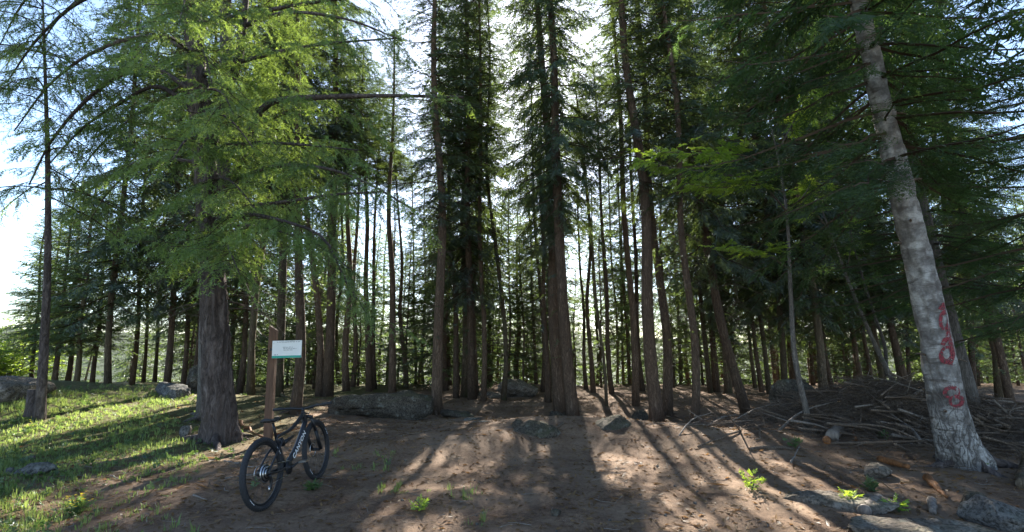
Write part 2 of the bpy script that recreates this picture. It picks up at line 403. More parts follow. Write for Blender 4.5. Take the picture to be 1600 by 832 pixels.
def tpl_needles(rng, pairs=6, per=6, reach=.5, nl=.075, nw=.011, droop=.2):
    """spray with single needles (triangles) along every twiglet, lying flat like a fir's"""
    V = []
    def twig(p, d, L, k):
        side = nrm(np.cross(d, [0, 0, 1.]))
        for j in range(k):
            q = p + d * L * (j + .5) / k
            for sd in (-1, 1):
                a = math.radians(rng.uniform(38, 70)); n = nrm(d * math.cos(a) + side * sd * math.sin(a) + np.array([0, 0, rng.uniform(-.25, .5)]))
                b = nrm(np.cross(n, rng.normal(size=3) * .5 + [0, 0, 1])) * nw; l = nl * rng.uniform(.75, 1.25)
                V.append([q - b, q + b, q + n * l])
    twig(np.zeros(3), nrm(np.array([0, 1, -droop * .5])), 1.0, per * 2)
    for i in range(pairs):
        s = .1 + .8 * (i + rng.uniform(-.2, .2)) / pairs
        for sd in (-1, 1):
            a = math.radians(rng.uniform(40, 60)); L = reach * (1.05 - .7 * s) * rng.uniform(.8, 1.15)
            twig(np.array([0, s, -droop * s * s * .5]), nrm(np.array([sd * math.sin(a), math.cos(a), rng.uniform(-.2, .05)])), L, per)
    V = np.array(V).reshape(-1, 3); return V, np.arange(len(V)).reshape(-1, 3)

def tpl_larch(rng, tufts=10, per=4, side=4, nl=.095, nw=.013):
    """hanging larch shoot: tufts of soft needles on a thin twig and on a few side twiglets"""
    V = []
    def tuft(q):
        for _ in range(per):
            n = nrm(rng.normal(size=3) + np.array([0, .5, .1])); b = nrm(np.cross(n, rng.normal(size=3))) * nw
            V.append([q - b, q + b, q + n * nl * rng.uniform(.7, 1.3)])
    for i in range(tufts): tuft(np.array([0, (i + .5) / tufts, 0]) + rng.normal(size=3) * .008)
    for i in range(side):
        s = rng.uniform(.1, .75); d = nrm(np.array([rng.uniform(-1, 1), rng.uniform(.3, 1), rng.uniform(-.7, .1)])); L = rng.uniform(.2, .42)
        for j in range(4): tuft(np.array([0, s, 0]) + d * L * (j + 1) / 4)
        e = np.array([0, s, 0]); V.append([e, e + [.006, 0, 0.006], e + d * L])
    V.append([[0, 0, 0], [.012, 0, 0], [0, 1, 0]]); V.append([[0, 0, 0], [0, 0, .012], [0, 1, 0]])
    V = np.array(V).reshape(-1, 3); return V, np.arange(len(V)).reshape(-1, 3)

def tpl_leaf(rng, n=6):
    """leafy twig: folded broad leaflets"""
    V = []
    for i in range(n):
        s = .15 + .85 * i / n
        for sd in ((-1, 1) if i < n - 1 else (0,)):
            a = math.radians(rng.uniform(40, 75)) * sd; d = nrm(np.array([math.sin(a), math.cos(a), rng.uniform(-.35, .15)]))
            L = rng.uniform(.34, .5); sdv = nrm(np.cross(d, rot_about(np.array([0, 0, 1.]), d, rng.uniform(-.6, .6)))); p = np.array([0, s * .9, -.12 * s])
            up = np.cross(sdv, d) * .05
            V += [p, p + d * L * .45 + sdv * L * .24 + up, p + d * L, p + d * L * .45 - sdv * L * .24 + up]
    V = np.array(V); return V, np.arange(len(V)).reshape(-1, 4)

TR = np.random.default_rng(11)
TPL = {'spray': [tpl_spray(TR) for _ in range(6)], 'spray_lo': [tpl_spray(TR, 5, .04) for _ in range(5)], 'needles': [tpl_needles(TR) for _ in range(5)], 'needles_lo': [tpl_needles(TR, 5, 4, nl=.10, nw=.014) for _ in range(5)],
       'larch': [tpl_larch(TR) for _ in range(6)], 'leaf': [tpl_leaf(TR) for _ in range(5)]}

def put(g, kind, pos, d, n, scale, rng, tint, mat=0):
    pos = np.asarray(pos); d = nrm(np.asarray(d)); X = nrm(np.cross(d, n)); Z = np.cross(X, d)
    ts = TPL[kind]; ch = rng.integers(0, len(ts), len(pos))
    for i, (tv, tf) in enumerate(ts):
        k = np.where(ch == i)[0]
        if not len(k): continue
        V = pos[k, None] + scale[k, None, None] * (tv[None, :, 0:1] * X[k, None] + tv[None, :, 1:2] * d[k, None] + tv[None, :, 2:3] * Z[k, None])
        F = tf[None] + (np.arange(len(k)) * len(tv))[:, None, None]
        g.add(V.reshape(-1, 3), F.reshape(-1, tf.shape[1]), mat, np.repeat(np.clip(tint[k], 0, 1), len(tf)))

def dress(g, paths, rng, kind='spray', spacing=.11, slen=.36, hang=.45, spread=60, tintb=.35, wood=1, r0=.022, start=.12, tipgain=.3, sag=0.0):
    """sprays along both sides of every branch path, plus the wooden axis"""
    PO, DI, NO, SC, TI = [], [], [], [], []
    for P in paths:
        seg = np.linalg.norm(np.diff(P, axis=0), axis=1); L = seg.sum(); cl = np.concatenate([[0], np.cumsum(seg)]) / max(L, 1e-6)
        n = max(3, int(L * (1 - start) / spacing)); s = start + (1 - start) * (np.arange(n) + rng.uniform(-.4, .4, n)) / n; s = np.clip(s, .02, 1)
        p = np.stack([np.interp(s, cl, P[:, k]) for k in range(3)], -1); f = nrm(np.stack([np.interp(np.clip(s + .04, 0, 1), cl, P[:, k]) - np.interp(np.clip(s - .04, 0, 1), cl, P[:, k]) for k in range(3)], -1))
        sd = nrm(np.cross(f, np.array([0, 0, 1.])) + 1e-6) * np.where(np.arange(n) % 2 == 0, 1, -1)[:, None]
        a = np.radians(spread * rng.uniform(.55, 1.2, n) * (1.05 - .75 * s))[:, None]
        d = f * np.cos(a) + sd * np.sin(a); d[:, 2] -= hang * rng.uniform(.3, 1.5, n) + sag
        PO.append(p); DI.append(nrm(d)); NO.append(np.array([0, 0, 1.]) + rng.normal(size=(n, 3)) * .25 + f * .3)
        SC.append(slen * (.75 + .5 * np.sin(np.clip(s, 0, 1) * math.pi)) * rng.uniform(.7, 1.25, n) * min(1.2, .6 + L * .25))
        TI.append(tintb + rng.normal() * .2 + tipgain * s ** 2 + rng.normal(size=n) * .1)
        if wood is not None: 
            V, F, _ = tube(P, r0 * min(1, L / 2) * np.linspace(1, .15, len(P)) + .002, 3, False); g.add(V, F, wood, .5)
    put(g, kind, np.concatenate(PO), np.concatenate(DI), np.concatenate(NO), np.concatenate(SC), rng, np.concatenate(TI))

def branch_path(p0, az, el, L, droop, up, n=7, rng=None):
    s = np.linspace(0, 1, n)[:, None]; h = np.array([math.sin(az), math.cos(az), 0.])
    P = p0 + h * (L * s * math.cos(el)) + np.array([0, 0, 1.]) * (L * (math.sin(el) * s - droop * s ** 2 + up * s ** 3))
    if rng is not None: P[1:] += np.cumsum(rng.normal(size=(n - 1, 3)) * L * .012, axis=0)
    return P

def crown_mesh(name, seed, H=12., R=2.3, step=.42, per=5, kind='spray', spacing=.12, slen=.4, hang=.45, mats=None, low=-.35, high=.35, base=.55, tintb=.35, skip=.0, droop=.3, power=.85):
    rng = np.random.default_rng(seed); g = Geo(); paths = []
    z = 0.; 
    while z < H - .3:
        t = z / H; r = R * (1 - t) ** power * (base + (1 - base) * min(1, t / .18))
        k = per + rng.integers(-1, 2); a0 = rng.uniform(0, 6.28)
        for j in range(k):
            if rng.random() < skip * (1.6 - t): continue
            L = r * rng.uniform(.6, 1.2) + .15; el = low + (high - low) * t + rng.normal() * .08
            paths.append(branch_path(np.array([0, 0, z + rng.uniform(-.2, .2)]), a0 + j * 6.283 / k + rng.normal() * .25, el, L, droop * (1 - t) * rng.uniform(.6, 1.3), .28 * rng.uniform(.5, 1.3), 7, rng))
        z += step * rng.uniform(.7, 1.3) * (1 - .45 * t)
    paths.append(np.array([[0, 0, H - .5], [0, 0, H - .1], [0, 0, H + .25]]))
    dress(g, paths, rng, kind, spacing, slen, hang, tintb=tintb)
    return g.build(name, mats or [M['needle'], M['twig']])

CROWNS = [crown_mesh('spruce_crown', 21, H=17, R=2.7, step=.48, per=6, spacing=.12, skip=.1), crown_mesh('spruce_crown', 22, H=17, R=2.4, skip=.18, step=.49, per=6, spacing=.128), crown_mesh('spruce_crown', 23, H=17, R=3.1, hang=.6, step=.5, per=6, spacing=.12, skip=.1), crown_mesh('spruce_crown', 24, H=17, R=2.25, skip=.28, step=.52, spacing=.13, per=6)]
YOUNG = [crown_mesh('young_spruce_crown', 31, H=6, R=1.45, step=.26, per=6, spacing=.12, slen=.30, hang=.2, low=-.1, high=.5, kind='spray_lo', mats=[M['young'], M['twig']], base=.9),
         crown_mesh('young_spruce_crown', 32, H=6, R=1.2, step=.28, per=5, spacing=.12, slen=.30, hang=.25, low=-.1, high=.5, kind='spray_lo', mats=[M['young'], M['twig']], base=.85)]
YOUNG.append(crown_mesh('clump_spruce_crown', 33, H=6, R=1.7, step=.24, per=7, spacing=.105, slen=.30, hang=.25, low=-.15, high=.5, mats=[M['young'], M['twig']], base=.8, tintb=.5))
FARC = [crown_mesh('light_spruce_crown', 41, R=2.3, step=.5, kind='spray_lo', spacing=.16, slen=.5, mats=[M['young'], M['twig']]), crown_mesh('light_spruce_crown', 42, R=2.0, step=.55, kind='spray_lo', spacing=.16, slen=.5, skip=.15, mats=[M['young'], M['twig']])]

def dead_mesh(seed, H=4.5, n=85, live=60):
    rng = np.random.default_rng(seed); g = Geo()
    for i in range(n):
        z = H * rng.random() ** .7; L = rng.uniform(.25, 1.1) * (.5 + .6 * z / H)
        P = branch_path(np.array([0, 0, z]), rng.uniform(0, 6.28), rng.uniform(-.4, .1), L, .25, .1, 5, rng)
        V, F, _ = tube(P, np.linspace(.009, .002, 5), 3, False); g.add(V, F)
        for _ in range(rng.integers(1, 5)):
            k = rng.integers(1, 4); q = P[k]; e = q + (P[k + 1] - P[k]) * .8 + rng.normal(size=3) * .12 * L - [0, 0, .08]
            V, F, _ = tube(np.array([q, (q + e) / 2 + rng.normal(size=3) * .01, e]), np.linspace(.004, .0015, 3), 3, False); g.add(V, F)
    k = live; z = H * rng.random(k) ** .5; a = rng.uniform(0, 6.28, k); r = rng.uniform(.15, 1.0, k) * (.4 + .6 * z / H); o = np.stack([np.cos(a), np.sin(a), -.35 + 0 * a], -1)
    put(g, 'spray_lo', o * r[:, None] + np.stack([0 * z, 0 * z, z], -1), o + rng.normal(size=(k, 3)) * .4, np.array([0, 0, 1.]) + rng.normal(size=(k, 3)) * .2, rng.uniform(.18, .38, k), rng, rng.random(k), 1)
    return g.build('dead_twigs', [M['twig_grey'], M['needle']])
DENSE = [crown_mesh('dense_spruce_crown', 25, H=17, R=2.3, step=.40, per=7, spacing=.11, hang=.65, skip=.1, slen=.42, base=.7), crown_mesh('dense_spruce_crown', 26, H=17, R=2.5, step=.42, per=7, spacing=.11, hang=.55, skip=.1, slen=.42, base=.6, low=-.5)]
DEAD = [dead_mesh(51), dead_mesh(52), dead_mesh(53)]
BARE = [dead_mesh(54, live=4), dead_mesh(55, live=4), dead_mesh(56, live=4)]

def trunk_mesh(pts, r0, r1, base, sides=10, n=16, flare=.45, rough=.05, seed=0, mat='bark', lobes=5, fl_h=None, taper=1.0):
    """pts: world points, base: world origin of the tree"""
    rng = np.random.default_rng(seed); C = spline(pts, n) - base
    s = np.linspace(0, 1, n); L = np.linalg.norm(np.diff(C, axis=0), axis=1); z = np.concatenate([[0], np.cumsum(L)])
    R = r0 + (r1 - r0) * s ** taper; fh = fl_h or r0 * 2.2
    a = np.arange(sides) / sides * 6.283
    f = np.exp(-z / fh); ph = rng.uniform(0, 6.28)
    mod = 1 + flare * f[:, None] * (1 + .55 * np.sin(a * lobes + ph)[None] + .3 * np.sin(a * (lobes - 2) + ph * 2)[None])
    mod = mod * (1 + rough * rng.normal(size=(n, sides)) * .5 + rough * np.sin(a * 3 + s[:, None] * 9 + ph) * .6)
    C[0] -= np.array([0, 0, .12])
    V, F, c = tube(C, R, sides, True, mod)
    g = Geo(); g.add(V, F); g.F[3].append(c); g.M[3].append(np.zeros(len(c), int)); g.T[3].append(np.zeros(len(c)))
    return g.build('trunk', [M[mat]], True)

def add_roots(e, b, r, seed, mat, n=5, reach=3.4):
    rng = np.random.default_rng(seed + 3000); a0 = rng.uniform(0, 6.28)
    for k in range(n):
        a = a0 + k * 6.283 / n + rng.normal() * .3; L = r * reach * rng.uniform(.7, 1.3); pts = []
        for t, dz in ((.18, r * .9), (.42, r * .28), (.72, r * .05), (1.0, -r * .22)):
            aa = a + rng.normal() * .12 * t; x, y = math.sin(aa) * L * t, math.cos(aa) * L * t; pts.append([x, y, float(ground_z(b[0] + x, b[1] + y)) - b[2] + dz])
        g = Geo(); add_tube(g, spline(pts, 10), np.linspace(r * .34, r * .10, 10) * (1 + .1 * rng.normal(size=10)), 8); ob('root', g.build('root', [M[mat]], True), e)

TREES = []
def spruce(base, top_dir, H, r0, cb, crown, rscale=1.0, dead=True, label=None, group='spruce trees of the wood', name='spruce_tree', mat='bark', near=False, seed=0, mid=None, wob=.032, cat='tree'):
    """tree standing at BASE, leaning along TOP_DIR (unit vector), H metres high with the crown starting cb metres up"""
    rng = np.random.default_rng(seed + 100); base = np.asarray(base, float)
    e = empty(name, base, label, cat, group)
    d = nrm(np.asarray(top_dir, float)); hs = [0, .12, .3, .5, .75, 1.0]
    pts = [base + d * (h * H / max(d[2], .3)) + np.append(rng.normal(size=2), 0) * wob * H * .15 * (0 if i == 0 else 1) for i, h in enumerate(hs)]
    n, sd = (34, 18) if near else (14, 9)
    ob('trunk', trunk_mesh(pts, r0, .025, base, sd, n, .14 if near else .18, .06, seed, mat, taper=.9), e)
    if near: add_roots(e, base, r0, seed, mat)
    sx = 1.0 if abs(d[2]) < 1e-6 else d[0] / d[2]; sy = d[1] / d[2]
    c = ob('crown', crown, e); c.location = (sx * cb, sy * cb, cb); c.scale = (rscale, rscale, (H - cb) / crown_h[crown.name])
    c.rotation_mode = 'QUATERNION'; c.rotation_quaternion = Vector((0, 0, 1)).rotation_difference(Vector(d)) @ Euler((0, 0, rng.uniform(0, 6.28))).to_quaternion()
    if dead:
        q = ob('dead_twigs', (DEAD if cb < 6 else BARE)[seed % 3], e); z0 = max(.8, cb - 4.0) if cb < 6 else 1.4; kk = 1.0 if cb < 6 else .8; q.location = (sx * z0, sy * z0, z0); q.scale = (kk, kk, (cb + .6 - z0) / 4.5); q.rotation_euler = (0, 0, rng.uniform(0, 6.28)); q['kind'] = 'stuff'
    TREES.append(e); return e
crown_h = {}
for c in CROWNS + DENSE: crown_h[c.name] = 17.0
for c in FARC: crown_h[c.name] = 12.0
for c in YOUNG: crown_h[c.name] = 6.0

# ------------------------------------------------------------------ the spruces whose trunks can be told apart
# (base x, base y, upper x, upper y, width px, depth or None, height, crown base, crown, crown width)   pixels of the photograph
TABLE = [
 # sunlit clump behind the grassy mound
 (47, 612, 44, 420, 7, 23, 8.0, 1.9, 'Y2', 1.0), (84, 612, 84, 420, 9, 22, 9.0, 1.9, 'Y2', 1.15), (103, 612, 100, 420, 9, 24, 9.8, 2.0, 'Y2', 1.2),
 (116, 612, 116, 420, 10, 21, 9.2, 2.2, 'Y2', 1.15), (143, 612, 143, 420, 8, 22, 8.8, 2.0, 'Y2', 1.15), (66, 612, 66, 420, 7, 26, 9.2, 2.0, 'Y2', 1.2),
 # dark stand between mound and big larch
 (168, 614, 164, 380, 11, 17, 15, 4.2, 'C2', 1.05), (205, 612, 203, 420, 8, 24, 15, 4.0, 'C0', .9), (222, 614, 222, 420, 6, 26, 15, 4.5, 'C1', .9),
 (258, 625, 254, 400, 11, 18, 16, 3.6, 'C2', 1.0), (285, 612, 280, 400, 9, 21, 16, 4.4, 'C0', 1.0), (304, 612, 302, 400, 12, 19, 16, 4.4, 'C1', 1.0),
 (240, 612, 238, 420, 6, 28, 15, 4.6, 'C3', .9),
 # behind the signboard
 (374, 615, 372, 420, 10, 20, 16, 4.6, 'C0', 1.0), (392, 618, 391, 420, 13, 17, 17, 4.8, 'C2', .9), (433, 632, 428, 400, 16, 15.2, 18, 4.6, 'C1', .9),
 (461, 652, 446, 300, 19, 12.6, 17, 6.0, 'C3', .8), (499, 627, 481, 460, 13, 18, 17, 5.0, 'C0', 1.0),
 # behind the long boulder
 (512, 622, 508, 420, 18, 18, 18, 5.2, 'C2', .9), (530, 608, 524, 430, 7, 27, 16, 5.2, 'C1', .9), (542, 612, 537, 420, 13, 21, 17, 5.2, 'C0', .9),
 (551, 612, 549, 420, 9, 23, 17, 5.4, 'C3', .9), (577, 613, 568, 430, 12, 21, 17, 5.3, 'C1', .9), (585, 613, 582, 430, 8, 22, 16, 5.0, 'C3', .9),
 (613, 617, 607, 330, 14, 18.5, 18, 5.4, 'C0', .9), (634, 611, 622, 450, 9, 23, 17, 5.0, 'C1', 1.0), (649, 608, 643, 450, 5, 27, 14, 4.5, 'C3', .9), (662, 608, 660, 460, 5, 29, 14, 4.5, 'C1', .9),
 # between the long boulder and the sunlit rock
 (682, 638, 676, 330, 19, 14.6, 18, 4.8, 'C0', .95), (697, 612, 690, 420, 10, 22, 17, 5.0, 'C1', 1.0), (713, 630, 704, 420, 11, 19, 17, 4.6, 'C2', .9),
 (726, 632, 722, 400, 14, 19.5, 18, 4.8, 'C0', .95), (738, 630, 733, 400, 15, 18, 18, 5.0, 'C1', .9), (744, 630, 742, 400, 9, 20, 17, 5.0, 'C3', .9), (755, 632, 749, 400, 10, 17.6, 17, 5.0, 'C2', .8),
 (764, 612, 762, 440, 10, 25, 16, 5.0, 'C1', .9), (787, 630, 778, 440, 9, 18, 15, 5.0, 'C3', .9),
 # around the stout pair in the middle
 (819, 618, 815, 440, 4, 22, 9, 4.0, 'C3', .6), (838, 622, 832, 420, 6, 24, 16, 5.0, 'C3', .8), (848, 628, 842, 420, 8, 21, 17, 5.5, 'C1', .8), (857, 640, 851, 380, 11, 17, 17, 5.5, 'C3', .9),
 (876, 645, 846, 60, 25, 15.2, 20, 5.0, 'C2', .9), (897, 665, 876, 240, 26, 13.2, 18, 4.4, 'C0', .85),
 (917, 632, 912, 440, 7, 22, 16, 5.5, 'C3', .8), (928, 634, 923, 440, 9, 20, 16, 5.6, 'C3', .8), (934, 628, 931, 440, 6, 25, 16, 5.5, 'C1', .8), (948, 640, 938, 500, 6, 16, 9, 4.5, 'C3', .6),
 (957, 640, 950, 430, 9, 19, 17, 5.6, 'C1', .8), (965, 625, 960, 430, 5, 26, 15, 5.5, 'C3', .8), (975, 618, 973, 430, 5, 28, 15, 5.5, 'C1', .8),
 # between the stout pair and the dark boulder
 (994, 648, 982, 200, 13, 16, 18, 5.5, 'C1', .8), (1005, 640, 1000, 430, 9, 20, 17, 5.0, 'C3', .8), (1028, 671, 1010, 330, 24, 12.8, 18, 5.4, 'C3', .9), (1043, 655, 1032, 330, 17, 14.6, 18, 5.4, 'C1', .8),
 (1053, 632, 1050, 440, 6, 22, 16, 5.4, 'C3', .8), (1065, 625, 1062, 440, 6, 25, 16, 5.4, 'C1', .9), (1088, 676, 1072, 330, 15, 12.4, 16, 5.8, 'C3', .8), (1112, 640, 1105, 430, 9, 19, 16, 5.0, 'C0', .9),
 (1121, 638, 1114, 430, 11, 19.6, 17, 5.0, 'C1', .9), (1140, 640, 1128, 430, 12, 18.4, 17, 5.0, 'C2', .9), (1169, 660, 1128, 410, 17, 13.6, 16, 4.8, 'C0', .85), (1152, 628, 1147, 440, 5, 24, 15, 5.0, 'C3', .9),
 (1182, 628, 1178, 440, 6, 22, 15, 4.6, 'C1', .9), (1192, 632, 1186, 440, 7, 20, 16, 4.8, 'C0', .9), (1204, 636, 1195, 430, 8, 18.6, 16, 4.8, 'C2', .9),
 # behind the brush heap, left of the red-marked trunk
 (1226, 622, 1214, 400, 11, 16.5, 17, 5.0, 'C0', .95), (1213, 618, 1208, 440, 5, 26, 14, 4.6, 'C1', .9), (1252, 618, 1246, 440, 6, 22, 15, 4.6, 'C1', .9), (1287, 625, 1264, 330, 14, 15.6, 17, 5.0, 'C2', .95),
 (1303, 620, 1294, 480, 8, 19, 14, 4.2, 'C0', .9), (1350, 622, 1338, 450, 9, 19, 15, 4.4, 'C1', .95), (1366, 622, 1346, 470, 7, 21, 14, 4.2, 'C3', .9), (1385, 624, 1362, 460, 11, 18, 15, 4.2, 'C0', 1.0),
 (1424, 624, 1404, 480, 12, 17, 15, 4.0, 'C2', .95), (1411, 620, 1398, 480, 6, 22, 14, 4.2, 'C1', .9),
 # right of the red-marked trunk
 (1560, 620, 1540, 480, 11, 17, 15, 4.0, 'C0', 1.0), (1578, 620, 1560, 480, 13, 15, 15, 4.0, 'C1', .9),
]
REGIONS = [(0, 155, 'the sunlit clump behind the mound', 'light green conifer'), (155, 316, 'those between mound and furrowed trunk', 'dark spruce'),
 (316, 505, 'those behind the signboard', 'spruce'), (505, 670, 'those behind the long boulder', 'spruce'), (670, 800, 'those between long boulder and sunlit rock', 'spruce'),
 (800, 985, 'those around the stout middle pair', 'spruce'), (985, 1208, 'those between stout pair and dark boulder', 'spruce'), (1208, 1440, 'those behind the brush heap', 'spruce'), (1440, 1601, 'those beyond the red-marked trunk', 'spruce')]
ORD = ['first', 'second', 'third', 'fourth', 'fifth', 'sixth', 'seventh', 'eighth', 'ninth', 'tenth', 'eleventh', 'twelfth', 'thirteenth', 'fourteenth', 'fifteenth', 'sixteenth']
HAND = {897: 'stout brown spruce trunk standing foremost in the middle, orange-lit bark', 876: 'thick near-black spruce trunk just behind the stout brown one, sun beside its upper part',
 461: 'straight brown spruce trunk directly behind the white signboard', 1028: 'stout mossy brown spruce at the edge of the bright path, left of a thinner one',
 1088: 'slim smooth spruce trunk standing alone at the head of the sunlit path', 1169: 'leaning grey-brown spruce trunk with exposed roots left of the dark boulder',
 682: 'dark spruce trunk at the end of the long mossy boulder', 168: 'tall dark spruce with hanging black-green boughs behind the grassy mound'}
LITG = [hit(x, y)[0] for x, y in ((690, 715), (740, 668), (660, 740), (1080, 750), (1010, 705), (1130, 720), (1150, 690), (1170, 780), (1110, 800), (1400, 826), (1330, 800), (40, 690), (240, 690), (130, 690), (20, 740), (180, 720))]
LITF = [at(400, 350, 7.6), at(520, 360, 7.2), at(330, 300, 8.4), at(560, 480, 7), at(450, 240, 8), at(250, 380, 8), at(1080, 268, 7.1), at(1030, 250, 7.1), at(1120, 285, 7.4)]
def blocks_sun(x, y, R, cb, z0, H=17, pts=None):
    n = 0
    for p in pts if pts is not None else LITG:
        t = ((x - p[0]) * SUN[0] + (y - p[1]) * SUN[1]) / (SUN[0] ** 2 + SUN[1] ** 2)
        if t < 0: continue
        dx = math.hypot(p[0] + SUN[0] * t - x, p[1] + SUN[1] * t - y); zz = p[2] + SUN[2] * t - z0
        if dx < R and zz > cb - .5 and zz < cb + (H - cb) * (1 - dx / R): n += 1
    return n
def crown_of(k): return {'Y': YOUNG, 'C': CROWNS, 'F': FARC, 'D': DENSE}[k[0]][int(k[1])]
for (x0, x1, where, kindw) in REGIONS:
    rows = sorted(r for r in TABLE if x0 <= r[0] < x1)
    for i, r in enumerate(rows):
        bx, by, ux, uy, w, dep, H, cb, ck, rs = r
        if dep is None: b, dep = hit(bx, by)
        else:
            b = at(bx, by, dep); b[2] = float(ground_z(b[0], b[1]))
        if ck[0] == 'C':
            if dep < 18.2 and bx not in (461, 1088): ck = ('D0', 'D1')[i % 2]; cb = 3.3 + .5 * (i % 3)
            else:
                cb = 2.6 + .5 * (i % 4)
                H -= (8 if dep > 20 else 6) if blocks_sun(b[0], b[1], 2.4 * rs, 3, b[2], 26) else 1
            while cb < (6.4 if dep < 16 else 9) and blocks_sun(b[0], b[1], 2.5 * rs, cb - .3, b[2], H + 6): cb += .4
            if blocks_sun(b[0], b[1], 1.7 * rs, cb, b[2], H + 6, LITF): ck = 'C1' if ck[0] == 'D' else 'C3'; rs *= .9; H -= 4
            if bx in (917, 934, 857): ck, rs, H, cb = 'C3', .5, 4.5, 6.2
            if bx in (876, 897, 726, 738): ck = ('D0', 'D1')[bx % 2]; rs, H, cb = (.8, 16, 5.6) if bx == 897 else (.85, 17, 5.4) if bx == 876 else (.95, 17, 4.1 + .4 * (bx % 3))
        foot = at(bx, by, dep); up = at(ux, uy, dep); d = up - foot; d[1] *= .3; d = nrm(d)
        rad = w / FPX * dep / 2
        size = 'thin' if w < 8 else ('slender' if w < 12 else ('sturdy' if w < 16 else 'thick'))
        lab = HAND.get(bx) or f'{size} {kindw} trunk, {ORD[i]} from left of {where}'
        spruce(b, d, H + (6 if ck[0] in 'CD' else 0), rad * (.78 if bx in (876, 897) else .9), cb - b[2] * .5, crown_of(ck), rs, dead=ck[0] in 'CD', label=lab, group='conifer trunks of the wood', mat=('bark', 'bark_moss')[(i * 7 + bx) % 3 == 0], near=dep < 15.5, seed=int(bx))

# ------------------------------------------------------------------ trees farther down the slope, seen only as light and foliage between the trunks
frng = np.random.default_rng(77)
spots = []
tries = 0
while len(spots) < 300 and tries < 9000:
    tries += 1
    y = 23 + 28 * frng.random() ** 1.6; x = (frng.random() * 2 - 1) * y * 1.05
    if any(math.hypot(x - a, y - b) < 1.2 + .02 * b for a, b, _ in spots): continue
    z = float(ground_z(x, y)); kind = frng.random()
    if x / y < -.62 and y < 40: continue
    if kind < .46 and blocks_sun(x, y, 1.5, 2, z, 10.5 if y < 32 else 13): continue
    spots.append((x, y, kind))
zone = [(-9, -.55, 'behind the grassy mound'), (-.55, -.3, 'beyond the furrowed trunk and signboard'), (-.3, 0, 'beyond the long boulder'), (0, .3, 'beyond the stout middle pair'), (.3, .55, 'beyond the dark boulder'), (.55, 9, 'beyond the red-marked trunk')]
for i, (x, y, k) in enumerate(spots):
    z = float(ground_z(x, y)); u = x / y
    where = next(w for a, b, w in zone if a <= u < b); how = 'just over the brow' if y < 31 else ('partway down the slope' if y < 41 else 'far down the slope')
    if k < .46:
        spruce((x, y, z), nrm(np.array([frng.normal() * .03, frng.normal() * .03, 1])), (frng.uniform(8, 10.5) if y < 32 and blocks_sun(x, y, 2.2, 2, z, 18) else frng.uniform(11, 15)), frng.uniform(.09, .15), frng.uniform(1.6, 3.2), FARC[i % 2], frng.uniform(.9, 1.2), dead=False,
               label=f'light green spruce {how}, {where}', group=f'far spruces {where}', seed=500 + i)
    else:
        H = frng.uniform(4, 9.5)
        spruce((x, y, z), nrm(np.array([frng.normal() * .02, frng.normal() * .02, 1])), H, .06, .5, YOUNG[i % 2], frng.uniform(.8, 1.25) * (H / 7) ** .6, dead=False,
               label=f"{'low' if H < 6.5 else 'taller'} bright young spruce {how}, {where}", group=f'young spruces {where}', name='young_spruce', seed=500 + i)

# ------------------------------------------------------------------ the big larch with its furrowed trunk
def project(p):
    q = np.asarray(p, float) - np.array([0, 0, CAMZ]); f = q[..., 1] * CP + q[..., 2] * SP; u = q[..., 0]; v = -q[..., 1] * SP + q[..., 2] * CP
    return 800 + FPX * u / f, 416 - FPX * v / f, f

def ridged(mesh_, amp, freq, seed):
    """push bark furrows into a dense trunk mesh"""
    n = len(mesh_.vertices); co = np.empty(n * 3, np.float32); mesh_.vertices.foreach_get('co', co); co = co.reshape(-1, 3)
    no = np.empty(n * 3, np.float32); mesh_.vertices.foreach_get('normal', no); no = no.reshape(-1, 3)
    for i in range(n):
        p = co[i]; a = mnoise.noise((p[0] * freq + seed, p[1] * freq, p[2] * freq * .16)); b = mnoise.noise((p[0] * freq * 2.4, p[1] * freq * 2.4 + seed, p[2] * freq * .5))
        co[i] += no[i] * amp * ((1 - abs(a) * 2.6) + .5 * b - .5)
    mesh_.vertices.foreach_set('co', co.ravel()); mesh_.update()

def limb_subs(P, rng, n, lmin, lmax, el=(-.5, .2), droop=.45, start=.1):
    out = []; cl = np.linspace(0, 1, len(P))
    for i in range(n):
        s = start + (1 - start) * (i + rng.random()) / n; p = np.array([np.interp(s, cl, P[:, k]) for k in range(3)])
        f = P[min(len(P) - 1, int(s * (len(P) - 1)) + 1)] - P[int(s * (len(P) - 1)) if s < 1 else -2]; az = math.atan2(f[0], f[1]) + rng.choice([-1, 1]) * rng.uniform(.4, 1.5)
        out.append(branch_path(p, az, rng.uniform(*el), rng.uniform(lmin, lmax) * (1.1 - .5 * s), droop * rng.uniform(.5, 1.3), .15, 7, rng))
    return out

